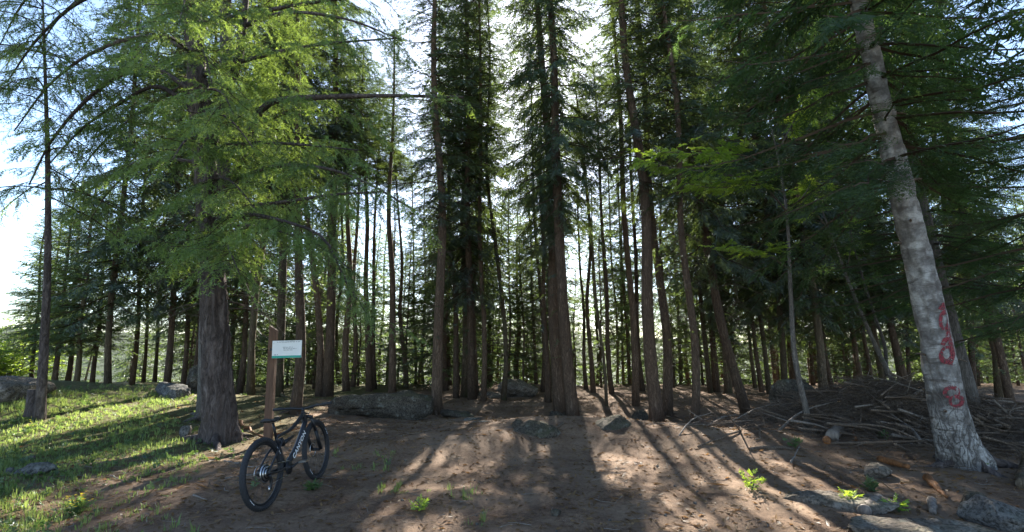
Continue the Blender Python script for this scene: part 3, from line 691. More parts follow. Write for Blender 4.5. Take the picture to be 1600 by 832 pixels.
def big_larch():
    rng = np.random.default_rng(5)
    b, D = hit(345, 690)
    e = empty('larch_tree', b, 'big larch with thick furrowed grey trunk and spreading bright green boughs left of signboard', 'tree')
    pts = [b, at(340, 600, D), at(334, 480, D), at(326, 340, D), at(318, 230, D), at(308, 110, D), at(300, 0, D + .2), at(290, -170, D + .5), at(282, -420, D + .8)]
    me = trunk_mesh(pts, .272, .06, b, 64, 150, .28, .012, 3, 'bark_larch', 6, .35, .8); ridged(me, .035, 11, 2.0); ob('trunk', me, e); add_roots(e, b, .27, 3, 'bark_larch', 6, 2.6)
    limbs = []
    def L(px, r): 
        P = spline([at(x, y, D + dd) for x, y, dd in px], 22); limbs.append((P, r)); return P
    L([(333, 350, 0), (350, 300, -.1), (384, 238, -.3), (402, 182, -.4), (430, 158, -.6), (510, 152, -.9), (610, 150, -1.1), (725, 152, -1.2)], .085)
    L([(322, 260, 0), (345, 165, -.2), (372, 95, -.3), (384, 0, -.2), (394, -130, 0)], .11)
    L([(333, 352, 0), (365, 326, -.6), (430, 318, -1.2), (520, 305, -1.6), (600, 300, -1.7)], .055)
    L([(333, 335, 0), (300, 345, -.7), (280, 372, -1.3), (262, 400, -1.6)], .035)
    L([(333, 345, 0), (380, 335, -1.0), (440, 345, -1.9), (505, 372, -2.3), (540, 440, -2.4), (585, 505, -2.4)], .04)
    L([(312, 150, 0), (240, 106, .1), (195, 114, .2), (140, 152, .3), (82, 218, .4), (45, 290, .5)], .055)
    L([(315, 190, 0), (250, 136, .3), (190, 160, .5), (130, 200, .7), (72, 262, .8)], .05)
    L([(305, 80, 0), (230, 58, .2), (150, 80, .3), (80, 130, .4), (22, 205, .5)], .05)
    L([(300, 20, 0), (220, -20, 0), (130, 0, .1), (60, 60, .2), (10, 130, .3)], .05)
    L([(320, 255, 0), (265, 250, .4), (215, 262, .7), (170, 300, .9), (140, 345, 1.0)], .04)
    L([(318, 240, 0), (370, 225, -.6), (450, 225, -1.2), (560, 235, -1.6)], .045)
    L([(310, 120, 0), (400, 90, -.4), (500, 70, -.8), (620, 60, -1.0)], .05)
    L([(303, 40, 0), (400, 20, -.4), (520, 0, -.8), (660, -10, -1.0)], .05)
    L([(384, 40, -.2), (450, 20, -.9), (540, 30, -1.4), (620, 60, -1.6)], .04)
    L([(318, 220, 0), (300, 215, -1.0), (285, 225, -1.8), (270, 250, -2.3)], .035)
    L([(312, 160, 0), (330, 140, -1.0), (350, 150, -1.8), (365, 180, -2.3)], .035)
    L([(306, 90, 0), (270, 60, -.9), (240, 60, -1.5), (210, 90, -1.9)], .035)
    L([(334, 300, 0), (420, 262, -.8), (500, 262, -1.4), (570, 285, -1.8), (650, 330, -1.9)], .045)
    L([(300, 10, 0), (250, -40, .3), (170, -30, .5), (100, 20, .7), (50, 90, .8)], .045)
    L([(308, 120, 0), (260, 150, .6), (200, 190, 1.0), (150, 235, 1.2), (110, 290, 1.3)], .04)
    L([(296, -60, 0), (200, -90, .2), (110, -60, .3), (40, 0, .4), (0, 70, .5)], .045)
    L([(333, 362, 0), (372, 352, -1.0), (440, 362, -1.8), (500, 385, -2.2), (545, 420, -2.4)], .035)
    for y0 in (290, 190, 90, 0):
        sx = 318 + (y0 - 230) * .07; dx = rng.uniform(-60, 90); L([(sx, y0, 0), (sx + dx * .4, y0 - 12, -.8), (sx + dx * .8, y0 + 2, -1.5), (sx + dx * 1.3, y0 + 40, -2.1)], .03)
    L([(333, 365, 0), (350, 372, -1.2), (360, 395, -2.0), (375, 430, -2.4)], .03)
    for P, r in limbs:
        V, F, c = tube(P, np.linspace(r, r * .22, len(P)) * (1 + .06 * rng.normal(size=len(P))), 9)
        g = Geo(); add_tube(g, P - b, np.linspace(r, r * .22, len(P)) * (1 + .06 * rng.normal(size=len(P))), 9); ob('limb', g.build('limb', [M['bark_larch']], True), e)
    g = Geo(); subs = []
    for P, r in limbs:
        Ln = np.linalg.norm(np.diff(P, axis=0), axis=1).sum()
        subs += limb_subs(P - b, rng, int(Ln * 3.7) + 4, .5, 1.2, (-.6, .15), .45, .12)
    for P, r in (limbs[4], limbs[-2], limbs[-1], limbs[2]): subs += limb_subs(P - b, rng, 26, .2, .6, (-.9, -.1), .35, .45)
    # upper crown
    for i in range(70):
        z = rng.uniform(5.2, 13); subs.append(branch_path(np.array([-.1, .3, z]), rng.uniform(0, 6.28), rng.uniform(-.2, .2), rng.uniform(1.4, 3.2) * (1.2 - z / 16), .3, .15, 8, rng))
    dress(g, subs, rng, 'larch', .115, .42, .7, 55, .45, 1, .012, .05)
    ob('crown', g.build('larch_crown', [M['larch'], M['twig']]), e)
    # bare hanging twigs round the trunk under the crown
    g = Geo()
    for i in range(40):
        z = rng.uniform(2.2, 4.4); P = branch_path(np.array([-.07, 0, z]), rng.uniform(0, 6.28), rng.uniform(-.2, .3), rng.uniform(.6, 1.7), .5, .05, 7, rng)
        V, F, _ = tube(P, np.linspace(.013, .002, 7), 4, False); g.add(V, F)
        for _ in range(4):
            k = rng.integers(2, 6); q = P[k]; ee = q + rng.normal(size=3) * .18 - [0, 0, .15]; V, F, _ = tube(np.array([q, (q + ee) / 2, ee]), np.linspace(.005, .0015, 3), 3, False); g.add(V, F)
    tag(ob('dead_twigs', g.build('dead_twigs', [M['twig_grey']]), e), kind='stuff')
    # the second, smoother trunk grown close behind
    b2, D2 = hit(327, 655); d2 = at(318, 330, D2) - at(327, 655, D2); d2[1] *= .3
    spruce(b2, nrm(d2), 21, .21, 6.2, CROWNS[1], .8, label='smoother grey trunk close behind the furrowed larch, on its left', group='conifer trunks of the wood', mat='bark_grey', near=True, seed=9)
big_larch()

def slim_larch():
    rng = np.random.default_rng(15); b, D = hit(62, 655)
    e = empty('slim_larch', b, 'slim curved larch with thin hanging boughs on the grassy mound beside a stump', 'tree')
    pts = [b, at(68, 560, D), at(74, 430, D), at(75, 330, D), at(74, 230, D), at(71, 130, D), at(68, 40, D), at(66, -30, D)]
    me = trunk_mesh(pts, .082, .01, b, 22, 60, .22, .03, 6, 'bark_larch', 4, .3); ob('trunk', me, e)
    g = Geo(); paths = []; C = spline(pts, 60) - b
    for i in range(46):
        s = rng.uniform(.5, .98); p = C[int(s * 59)]; L = rng.uniform(.9, 2.3) * (1.3 - .6 * s)
        paths.append(branch_path(p, rng.uniform(0, 6.28), rng.uniform(-.1, .35), L, rng.uniform(.5, .95), .12, 9, rng))
    subs = []
    for P in paths: subs += limb_subs(P, rng, 5, .25, .7, (-.9, -.2), .4, .2)
    dress(g, paths, rng, 'larch', .16, .30, .9, 45, .35, 1, .016, .15); dress(g, subs, rng, 'larch', .16, .27, .9, 45, .4, 1, .007, .1)
    ob('crown', g.build('slim_larch_crown', [M['larch'], M['twig']]), e)
slim_larch()

# ------------------------------------------------------------------ the pale leaning trunk with red paint
def pale_tree():
    rng = np.random.default_rng(25); b, D = hit(1508, 728)
    e = empty('leaning_pale_tree', b, 'leaning pale grey trunk with red spray-painted marks right of the brush heap', 'tree')
    px = [(1508, 728), (1488, 670), (1474, 600), (1460, 530), (1443, 440), (1420, 345), (1398, 250), (1374, 150), (1350, 40), (1328, -60), (1296, -210), (1256, -420)]
    pts = [b] + [at(x, y, D) for x, y in px[1:]]
    r0 = 27 / FPX * D
    me = trunk_mesh(pts, r0, .05, b, 60, 170, .34, .012, 8, 'bark_pale', 5, .34, .72); ridged(me, .022, 9, 4.0); ob('trunk', me, e); add_roots(e, b, .24, 8, 'bark_larch', 6, 2.6)
    C = spline(pts, 170); s = np.linspace(0, 1, 170); R = r0 + (.05 - r0) * s ** .72; pyc = project(C)[1]
    dirv = nrm(np.array([0, 0, CAMZ]) - C)
    def surf(x, y):
        fi = float(np.interp(-y, -pyc[:130], np.arange(130))); i = int(fi); c = C[i] + (C[i + 1] - C[i]) * (fi - i); cx = project(c)[0]; rr = (R[i] + (R[i + 1] - R[i]) * (fi - i)) * (1 + .34 * math.exp(-np.linalg.norm(c - b) / .34) * .9)
        off = np.clip((x - cx) / FPX * D, -rr * .985, rr * .985); view = nrm(np.array([c[0], c[1], 0.])); side = np.array([view[1], -view[0], 0.])
        return c + side * off - view * (math.sqrt(max(rr * rr - off * off, 0)) + .019)
    def mark(strokes, wpx):
        g = Geo()
        for st in strokes:
            Q = spline(np.array([[x, y, 0] for x, y in st], float), 26); w = wpx * (1 + .3 * np.sin(np.linspace(0, 7, 26) + st[0][0]))
            T = nrm(np.gradient(Q, axis=0)); N = np.stack([-T[:, 1], T[:, 0]], -1)
            rows = [[surf(Q[i, 0] + N[i, 0] * w[i] * k, Q[i, 1] + N[i, 1] * w[i] * k) for k in (-1, -.33, .33, 1)] for i in range(26)]
            V = np.array(rows).reshape(-1, 3) - b; i = np.arange(25)[:, None] * 4; j = np.arange(3)[None]
            F = np.stack([i + j, i + j + 1, i + j + 5, i + j + 4], -1).reshape(-1, 4); g.add(V, F)
        o = ob('paint_mark', g.build('paint_mark', [M['paint']], True), e); o['label'] = 'red spray-painted loop'
    circ = lambda cx, cy, rx, ry, a0=0: [(cx + rx * math.cos(a0 + t), cy + ry * math.sin(a0 + t)) for t in np.linspace(0, 6.4, 9)]
    mark([circ(1484, 612, 8, 8), circ(1490, 625, 7, 7.5)], 2.4)
    mark([circ(1476, 554, 7, 11), [(1470, 540), (1475, 530), (1481, 540), (1483, 556), (1480, 570)]], 2.9)
    mark([circ(1472, 502, 6, 13), [(1466, 486), (1470, 477), (1475, 490), (1478, 515), (1476, 528)]], 2.9)
    for q in range(16):
        k = rng.uniform(.06, .55); c = C[int(k * 169)] - b; a = rng.uniform(0, 6.28); rr = R[int(k * 169)]; d = np.array([math.sin(a), math.cos(a), rng.uniform(-.1, .4)]); g = Geo(); L_ = rng.uniform(.04, .22)
        P_ = spline([c + d * rr * .8, c + d * (rr + L_ * .5), c + d * (rr + L_) - [0, 0, L_ * .15]], 6); add_tube(g, P_, np.linspace(.03, .008, 6) * rng.uniform(.6, 1.2), 7); ob('branch_stub', g.build('branch_stub', [M['wood']], True), e)
    # boughs high on the trunk
    g = Geo(); paths = []
    for i in range(120):
        k = rng.uniform(.40, .98); p = C[int(k * 169)] - b; L = rng.uniform(1.2, 2.9) * (1.35 - .75 * k)
        paths.append(branch_path(p, rng.uniform(0, 6.28), rng.uniform(-.45, .05), L, .3, .22, 7, rng))
    subs = []
    for P in paths: subs += limb_subs(P, rng, 4, .3, .8, (-.7, -.1), .3, .25)
    lo = [P for P in paths if P[0][2] < 5.6]; hi = [P for P in paths if P[0][2] >= 5.6]; slo = [P for P in subs if P[0][2] < 5.3]; shi = [P for P in subs if P[0][2] >= 5.3]
    dress(g, lo, rng, 'needles_lo', .14, .34, .45, 60, .3, 1, .024, .15); dress(g, slo, rng, 'needles_lo', .14, .29, .45, 60, .3, 1, .008, .1)
    dress(g, hi, rng, 'spray', .12, .40, .55, 60, .3, 1, .024, .15); dress(g, shi, rng, 'spray', .13, .32, .55, 60, .3, 1, .008, .1)
    ob('crown', g.build('hanging_fir_crown', [M['fir'], M['twig']]), e)
pale_tree()

def fir(bpx, depth, up, r, H, cb, R, label, seed, dens=1.0, kind='needles', lit=None):
    rng = np.random.default_rng(seed); b = at(bpx[0], bpx[1], depth); b[2] = float(ground_z(b[0], b[1]))
    d = at(*up, depth) - at(*bpx, depth); d[1] *= .3; d = nrm(d)
    e = empty('fir_tree', b, label, 'tree'); pts = [b + d * h * H for h in (0, .15, .4, .7, 1)]
    ob('trunk', trunk_mesh(pts, r, .03, b, 20, 40, .3, .03, seed, 'bark_grey'), e)
    g = Geo(); z = cb; paths = []; subs = []
    while z < H - .5:
        t = (z - cb) / (H - cb); k = 6; a0 = rng.uniform(0, 6.28)
        for j in range(k): paths.append(branch_path(d * z + np.array([0, 0, rng.uniform(-.15, .15)]), a0 + j * 6.283 / k + rng.normal() * .2, rng.uniform(-.3, 0) + t * .4, (R * (1 - t) + .2) * rng.uniform(.7, 1.15), .28, .2, 7, rng))
        z += .42 * rng.uniform(.7, 1.3) / dens
    for P in paths: subs += limb_subs(P, rng, int(2 + np.linalg.norm(P[-1] - P[0]) * 2.0), .35, .95, (-.3, .05), .2, .2)
    low = [P for P in paths if P[0][2] < 6]; high = [P for P in paths if P[0][2] >= 6]; slow = [P for P in subs if P[0][2] < 5.6]; shigh = [P for P in subs if P[0][2] >= 5.6]
    dress(g, low, rng, kind, .15, .34, .18, 60, .35, 1, .024, .15); dress(g, slow, rng, kind, .15, .30, .18, 60, .35, 1, .008, .1)
    if high: dress(g, high, rng, 'spray_lo', .16, .46, .3, 60, .3, 1, .024, .15); dress(g, shigh, rng, 'spray_lo', .2, .4, .3, 60, .3, None, .008, .1)
    ob('crown', g.build('fir_crown', [M['fir'], M['twig']]), e); return e
fir((1514, 640), 10.2, (1486, 440), .21, 15, 2.7, 2.4, 'dark fir with low sweeping boughs right behind the red-marked trunk', 61, kind='needles_lo')
fir((1760, 720), 7.0, (1750, 440), .2, 13, 2.3, 2.7, 'fir at the picture edge, flat boughs reaching in from the right', 62)

# ------------------------------------------------------------------ broad-leaved saplings
def sapling(label, stem_px, depth, branches, leaf, rstem, seed, slen=.24, n=9, twin=None):
    rng = np.random.default_rng(seed); b, _ = hit(*stem_px[0]); b = at(stem_px[0][0], stem_px[0][1], depth); b[2] = float(ground_z(b[0], b[1])) - .02
    e = empty('rowan_sapling', b, label, 'tree'); pts = [b] + [at(x, y, depth) for x, y in stem_px[1:]]
    ob('trunk', trunk_mesh(pts, rstem, .01, b, 12, 40, .3, .04, seed, 'bark_grey', 3, .15), e)
    if twin: ob('stem', trunk_mesh([at(x, y, depth + .1) for x, y in twin], rstem * .7, .008, b, 10, 30, .05, .03, seed + 1, 'bark_grey'), e)
    g = Geo(); subs = []
    for br in branches:
        P = spline([at(x, y, depth + dd) for x, y, dd in br], 14) - b; V, F, _ = tube(P, np.linspace(.016, .004, 14), 5, False); g.add(V, F, 1)
        subs += limb_subs(P, rng, n, .25, .6, (-.3, .4), .2, .35)
    dress(g, subs, rng, 'leaf', .075, slen, .15, 70, .5, 1, .006, .1)
    ob('crown', g.build('leafy_crown', [leaf, M['twig_grey']]), e)
sapling('grey crooked sapling beside the dark boulder, bright yellow-green leaves high up', [(1256, 700), (1262, 655), (1249, 595), (1240, 540), (1234, 430), (1229, 330), (1214, 240), (1200, 180)], 9.4,
        [[(1229, 330, 0), (1190, 290, -.9), (1130, 272, -1.6), (1060, 264, -2.1), (1000, 250, -2.3)], [(1220, 270, 0), (1170, 245, -.9), (1110, 240, -1.6), (1030, 238, -2.2)], [(1233, 420, 0), (1190, 395, -.8), (1130, 388, -1.5)],
         [(1225, 300, 0), (1180, 288, -1.0), (1120, 294, -1.8), (1070, 286, -2.2)], [(1214, 240, 0), (1240, 190, .3), (1262, 150, .5), (1275, 120, .6)], [(1229, 330, 0), (1260, 300, .5), (1275, 260, .8)]], M['leaf'], .055, 71, .25, 20)
sapling('thin forked grey sapling leaning left over the brush heap', [(1414, 640), (1392, 590), (1370, 545), (1345, 488), (1322, 430), (1296, 360), (1270, 290)], 11.6,
        [[(1296, 360, 0), (1270, 330, -.2), (1240, 310, -.3)], [(1322, 430, 0), (1330, 380, .2), (1330, 330, .3)], [(1280, 310, 0), (1275, 250, 0), (1280, 180, .1)]], M['leaf'], .06, 72, .2, 6, [(1385, 580), (1382, 540), (1362, 480), (1338, 400), (1320, 330)])

def bush(label, px, depth, r, seed, mat):
    rng = np.random.default_rng(seed); b = at(px[0], px[1], depth); b[2] = float(ground_z(b[0], b[1]))
    e = empty('leafy_bush', b, label, 'bush'); g = Geo(); paths = [branch_path(np.zeros(3), rng.uniform(0, 6.28), rng.uniform(.5, 1.5), r * rng.uniform(.7, 1.3), .15, 0, 7, rng) for _ in range(45)]
    ob('stems', (lambda gg: ([gg.add(*tube(P, np.linspace(.03, .006, 7), 4, False)[:2]) for P in paths], gg.build('stems', [M['twig_grey']]))[1])(Geo()), e)
    subs = []
    for P in paths: subs += limb_subs(P, rng, 6, .3, .9, (-.2, .6), .2, .3)
    dress(g, subs, rng, 'leaf', .12, .3, .1, 70, .5, None); ob('foliage', g.build('bush_foliage', [mat, M['twig']]), e)
bush('pale green leafy bush in full sun behind the rock outcrop', (8, 600), 24, 3.2, 81, M['leaf'])
bush('pale green leafy bush, lower one, at the picture edge behind the outcrop', (-30, 606), 21, 2.6, 82, M['leaf'])

# ------------------------------------------------------------------ rocks
def ico(sub):
    t = (1 + 5 ** .5) / 2
    V = [(-1, t, 0), (1, t, 0), (-1, -t, 0), (1, -t, 0), (0, -1, t), (0, 1, t), (0, -1, -t), (0, 1, -t), (t, 0, -1), (t, 0, 1), (-t, 0, -1), (-t, 0, 1)]
    F = [(0, 11, 5), (0, 5, 1), (0, 1, 7), (0, 7, 10), (0, 10, 11), (1, 5, 9), (5, 11, 4), (11, 10, 2), (10, 7, 6), (7, 1, 8), (3, 9, 4), (3, 4, 2), (3, 2, 6), (3, 6, 8), (3, 8, 9), (4, 9, 5), (2, 4, 11), (6, 2, 10), (8, 6, 7), (9, 8, 1)]
    V = [tuple(nrm(np.array(v, float))) for v in V]
    for _ in range(sub):
        mid = {}; nf = []
        def m(a, b):
            k = (min(a, b), max(a, b))
            if k not in mid: V.append(tuple(nrm((np.array(V[a]) + np.array(V[b])) / 2))); mid[k] = len(V) - 1
            return mid[k]
        for a, b, c in F:
            x, y, z = m(a, b), m(b, c), m(c, a); nf += [(a, x, z), (b, y, x), (c, z, y), (x, y, z)]
        F = nf
    return np.array(V), np.array(F)
ICO = {3: ico(3), 4: ico(4), 2: ico(2)}

def rock_shape(size, seed, cuts=7, rough=.09, sub=4, flat=None):
    rng = np.random.default_rng(seed); V, F = ICO[sub]; V = V.copy()
    for _ in range(cuts):
        n = nrm(rng.normal(size=3) * [1, 1, .8]); d = rng.uniform(.5, .85); k = V @ n - d; V -= np.maximum(k, 0)[:, None] * n * .93
    if flat: k = V[:, 2] - flat; V[:, 2] -= np.maximum(k, 0) * .9
    out = V * np.asarray(size) / 2 / np.abs(V).max(axis=0)
    s = float(np.mean(size))
    for i in range(len(out)):
        p = Vector(out[i] / s * 2.2) + Vector((seed * 1.7, 0, 0))
        out[i] += V[i] * s * rough * (mnoise.fractal(p, .8, 2.1, 5) * .8 + .3 * mnoise.noise(p * 5) - .5 * max(0, .12 - abs(mnoise.noise(p * 1.7))) / .12)
    return out, F

def rock(label, px, depth, size, seed, mat='rock', rot=0, sink=.25, cuts=7, rough=.09, sub=4, flat=None, name='boulder', cat='rock', group=None, tilt=(0, 0)):
    if depth is None: p, depth = hit(*px)
    else: p = at(px[0], px[1], depth); p[2] = float(ground_z(p[0], p[1]))
    p[2] = min(float(ground_z(p[0] + dx * size[0], p[1] + dy * size[1])) for dx in (-.36, 0, .36) for dy in (-.36, 0, .36))
    V, F = rock_shape(size, seed, cuts, rough, sub, flat)
    o = ob(name, mesh(name, V, F, M[mat], smooth=True)); o.location = (p[0], p[1], p[2] + size[2] * (.5 - sink)); o.rotation_euler = (tilt[0], tilt[1], rot)
    return tag(o, label, cat, group)

R_ = math.radians
rock('large tan rock outcrop sloping down at the left edge of the grass', (-4, 672), 10.8, (1.5, 1.6, .85), 101, 'rock_tan', R_(15), .18, 8, .1, flat=.45, name='rock_outcrop', tilt=(0, R_(10)))
rock('pale grey flat-topped boulder lying half in pine litter left of the furrowed larch', (272, 640), 13.2, (1.25, .8, .5), 102, 'rock_blue', R_(-25), .2, 9, .07, flat=.5, tilt=(0, R_(12)))
rock('dark mossy boulder behind the pale flat one, close to the larch', (306, 622), 14.5, (.9, .8, 1.0), 103, 'rock_moss', 0, .2)
rock('small pale wedge-shaped stone standing upright left of the larch foot', (291, 684), None, (.24, .16, .32), 104, 'rock', R_(20), .15, 9, .05, 3, name='stone')
rock('long bluish stone lying in the grass, dark shadow beneath', (55, 742), None, (.46, .22, .2), 105, 'rock_blue', R_(20), .2, 7, .07, 3, name='stone')
rock('small round grey stone left of the long bluish one in the grass', (16, 742), None, (.15, .13, .12), 106, 'rock_blue', 0, .3, 6, .06, 3, name='stone')
rock('small brown stone in the grass just above the long bluish one', (46, 720), None, (.22, .12, .13), 107, 'rock_tan', R_(-20), .3, 6, .06, 3, name='stone')
# the long boulder
def long_boulder():
    p = at(594, 655, 13.2); p[2] = float(ground_z(p[0], p[1])); V, F = ICO[4]
    V = V.copy(); sg = np.sign(V); V = sg * np.abs(V) ** .55; V = V / np.abs(V).max(axis=0)
    L = 2.72; x = V[:, 0] * L / 2; hgt = .34 + .05 * np.sin(x * 2.1) - .03 * x; z = V[:, 2] * hgt; y = V[:, 1] * (.42 - .05 * x)
    z += np.where(V[:, 2] < 0, .10 * np.cos(x * 1.3 + .5), 0); out = np.stack([x, y, z], -1)
    for i in range(len(out)):
        q = Vector(out[i] * Vector((1.2, 2, 2.6))) if False else Vector((out[i][0] * 1.3, out[i][1] * 2.2, out[i][2] * 2.8))
        out[i] += V[i] * [.05, .09, .07] * (mnoise.fractal(q, .9, 2.1, 5) + .6 * mnoise.noise(q * 2.7))
    o = ob('long_boulder', mesh('long_boulder', out, F, M['rock_moss'], smooth=True)); o.location = (p[0], p[1] + .1, p[2] + .25); o.rotation_euler = (0, R_(-2), R_(-4))
    tag(o, 'long low mossy boulder like a fallen log across the clearing edge', 'rock')
long_boulder()
rock('low mossy slab boulder at the right end of the long boulder', (722, 648), 13.6, (1.2, .7, .3), 109, 'rock_moss', R_(-12), .3, 6, .07, flat=.6, tilt=(0, R_(9)))
rock('flat pale slab lying in the sun, larger of two before the mossy slab', (738, 656), None, (.42, .24, .09), 110, 'rock', R_(10), .25, 7, .05, 3, flat=.6, name='stone')
rock('flat pale slab lying in the sun, smaller of two before the mossy slab', (757, 660), None, (.26, .16, .07), 111, 'rock', R_(-20), .25, 7, .05, 3, flat=.6, name='stone')
rock('large sunlit boulder among the trunks in the middle distance', (806, 622), 19.5, (1.75, 1.3, .85), 112, 'rock_tan', R_(12), .2, 7, .08)
for i, (x, y, d, sz, lb) in enumerate([(764, 618, 20, .4, 'small sunlit stone next to the large sunlit boulder, upper one'), (773, 626, 18.6, .5, 'flat sunlit stone before the large sunlit boulder, lower one'), (752, 622, 20, .28, 'smallest sunlit stone left of the large sunlit boulder')]):
    rock(lb, (x, y), d, (sz * 1.4, sz, sz * .6), 113 + i, 'rock_tan', i, .25, 6, .07, 3, name='stone')
rock('rounded dark grey boulder in shade before the thick black trunk', (836, 676), None, (.85, .6, .5), 117, 'rock_moss', R_(8), .5, 6, .07)
rock('small dark stone on the left of the rounded shaded boulder', (808, 668), None, (.3, .25, .22), 118, 'rock_moss', 1, .25, 6, .07, 3, name='stone')
rock('upright dark boulder wedged at the foot of the thick black trunk', (868, 662), 13.6, (.55, .5, .62), 119, 'rock_moss', 0, .2)
rock('low mossy stone between the two thin trunks right of the stout pair', (958, 664), None, (.8, .55, .5), 131, 'rock_moss', .4, .52, 6, .08, 3)
rock('small mossy boulder behind the sunlit path by a sturdy trunk', (1000, 656), None, (.5, .4, .34), 121, 'rock_moss', .9, .25, 6, .08, 3)
rock('big dark upright boulder at the left end of the brush heap', (1243, 662), 11.4, (1.35, 1.0, 1.15), 122, 'rock_moss', R_(20), .2, 6, .08, tilt=(0, R_(-6)))
rock('lower dark shoulder of rock leaning on the big upright boulder', (1222, 672), 11.0, (.7, .7, .5), 123, 'rock_moss', R_(70), .25)
rock('flat dusty stone sunk in the path at its right edge', (1310, 786), None, (1.2, .6, .24), 124, 'rock_tan', R_(-35), .42, 6, .06, flat=.55)
rock('wide pale flat rock in the sun at the bottom edge', (1420, 838), None, (1.6, .6, .2), 125, 'rock_tan', R_(-5), .35, 6, .06, flat=.55)
rock('dark bluish wedge of rock in the bottom right corner', (1568, 826), None, (.85, .42, .34), 126, 'rock_blue', R_(-32), .25, 8, .06, tilt=(0, R_(14)))
rock('mossy stone end beside the dark bluish wedge', (1524, 800), None, (.3, .3, .26), 127, 'rock_moss', .3, .25, 6, .07, 3, name='stone')
rock('grey rock lying behind the red-marked trunk among sticks', (1548, 645), 10.6, (1.0, .6, .42), 128, 'rock_blue', .2, .2, 7, .07)
rock('dark pebble alone in the middle of the trodden path', (869, 806), None, (.11, .09, .07), 129, 'rock_moss', 0, .2, 5, .06, 2, name='stone')
rock('reddish broken stone among the debris below the brush heap', (1372, 745), None, (.42, .3, .24), 130, 'rock_tan', .7, .3, 8, .07, 3, name='stone')
prng = np.random.default_rng(140)
PEB = [mesh('pebble', *rock_shape((.05, .04, .03), 141 + i, 5, .05, 2), M[m], smooth=True) for i, m in enumerate(('rock', 'rock_tan', 'rock'))]
n_p = 0
while n_p < 70:
    x, y = prng.uniform(500, 1250), prng.uniform(690, 830); p, _ = hit(x, y)
    o = ob('pebble', PEB[n_p % 3]); k = prng.uniform(.3, 1.0) ** 1.5; o.scale = (k, k, k); o.rotation_euler = (0, 0, prng.uniform(0, 6)); o.location = (p[0], p[1], float(ground_zm(p[0], p[1])) + .006 * k)
    tag(o, f"{'tiny' if k < .45 else 'small'} {'tan' if n_p % 3 == 1 else 'pale grey'} pebble on bare earth, {'bicycle side' if x < 750 else ('middle of the path' if x < 1000 else 'sunny right side of the path')}", 'pebble', 'pebbles on the trodden earth'); n_p += 1

# ------------------------------------------------------------------ stump, sticks, logs, brush heap
def stump():
    b, D = hit(52, 652); e = empty('tree_stump', b, 'short grey sawn stump beside the slim larch on the mound', 'stump')
    me = trunk_mesh([b, b + np.array([-.03, 0, .22]), b + np.array([-.06, 0, .5])], .11, .10, b, 18, 14, .3, .05, 4, 'bark_larch', 4, .15); ob('trunk', me, e)
    g = Geo(); add_tube(g, np.array([[-.06, 0, .49], [-.061, 0, .512]]), .092, 18); ob('cut_face', g.build('cut_face', [M['cutwood']]), e)
stump()

def stick(label, pxs, r, mat='wood', name='stick', cat='stick', group=None, lift=.0, forks=0, seed=0, depth=None, sides=7, taper=.35):
    rng = np.random.default_rng(seed + 900); P = []
    for q in pxs:
        if len(q) == 3: P.append(at(*q))
        else:
            p, _ = hit(*q); P.append(p + [0, 0, r * .6 + lift])
    P = spline(P, 14); b = P[0].copy(); g = Geo(); L = np.linalg.norm(P[-1] - P[0])
    P[1:-1] += rng.normal(size=(12, 3)) * L * .006
    add_tube(g, P - b, np.linspace(r, r * taper, 14) * (1 + .08 * rng.normal(size=14)), sides)
    for _ in range(forks):
        k = rng.integers(4, 12); d = nrm(P[k] - P[k - 1]); e = P[k] + (d + rng.normal(size=3) * .6 + [0, 0, .25]) * L * rng.uniform(.12, .3)
        add_tube(g, spline([P[k], (P[k] + e) / 2 + rng.normal(size=3) * .02, e], 6) - b, np.linspace(r * .55, r * .15, 6), 5)
    o = ob(name, g.build(name, [M[mat]], True)); o.location = b; return tag(o, label, cat, group)

stick('pale straight stick lying behind the bicycle rear wheel, upper one', [(350, 722), (380, 728), (428, 738)], .016, 'log', forks=1, seed=1)
stick('pale stick on the ground seen through the rear wheel, lower one', [(352, 750), (390, 744), (440, 738)], .016, 'log', seed=2)
stick('thin dark branch lying left of the bicycle', [(300, 772), (340, 756), (376, 752)], .012, 'wood', forks=2, seed=3)
stick('short bleached twig on the litter left of the rear wheel', [(302, 776), (323, 784)], .012, 'log', seed=4)
stick('short bleached twig leaning at the foot of the larch', [(348, 684), (356, 676)], .01, 'log', seed=5, lift=.02)
stick('brown rotting branch behind the sign post foot', [(372, 660), (400, 680), (424, 694)], .035, 'rot', name='branch', cat='branch', forks=1, seed=6)
stick('thin curved twig in the grass below the mound', [(172, 744), (186, 750), (198, 758)], .008, 'log', seed=7)
stick('dead forked white branch standing at the far edge of the mound', [(160, 618), (166, 600), (172, 604), (182, 618)], .022, 'log', name='branch', cat='branch', seed=8)
stick('bare root running over the ground from the leaning spruce', [(1172, 668), (1150, 676), (1120, 690), (1090, 700)], .03, 'wood', name='root', cat='root', forks=2, seed=9)
stick('curved root on the sunlit ground before the leaning spruce', [(1178, 664), (1186, 676), (1180, 690)], .03, 'wood', name='root', cat='root', seed=10)
stick('root creeping from the stout brown spruce toward the shaded boulder', [(880, 664), (866, 672), (852, 680)], .025, 'wood', name='root', cat='root', seed=11)
stick('thick grey dead log leaning on the brush heap, split at its lower end', [(1300, 690), (1316, 658, 9.6), (1345, 622, 10.4)], .095, 'log', name='log', cat='log', seed=12, sides=14, taper=.7)
stick('orange rotten chunk at the foot of the leaning grey log', [(1293, 694), (1300, 676, 9.2), (1308, 664, 9.4)], .06, 'rot', name='wood_chunk', cat='wood', seed=13, sides=10, taper=.6)
stick('upright orange-brown stick propped against the brush heap', [(1338, 690), (1332, 668, 9.2), (1328, 650, 9.4)], .024, 'rot', seed=14)
stick('forked pale stick standing out below the brush heap', [(1330, 742), (1340, 722, 8.2), (1366, 690, 8.6)], .018, 'log', forks=3, seed=15)
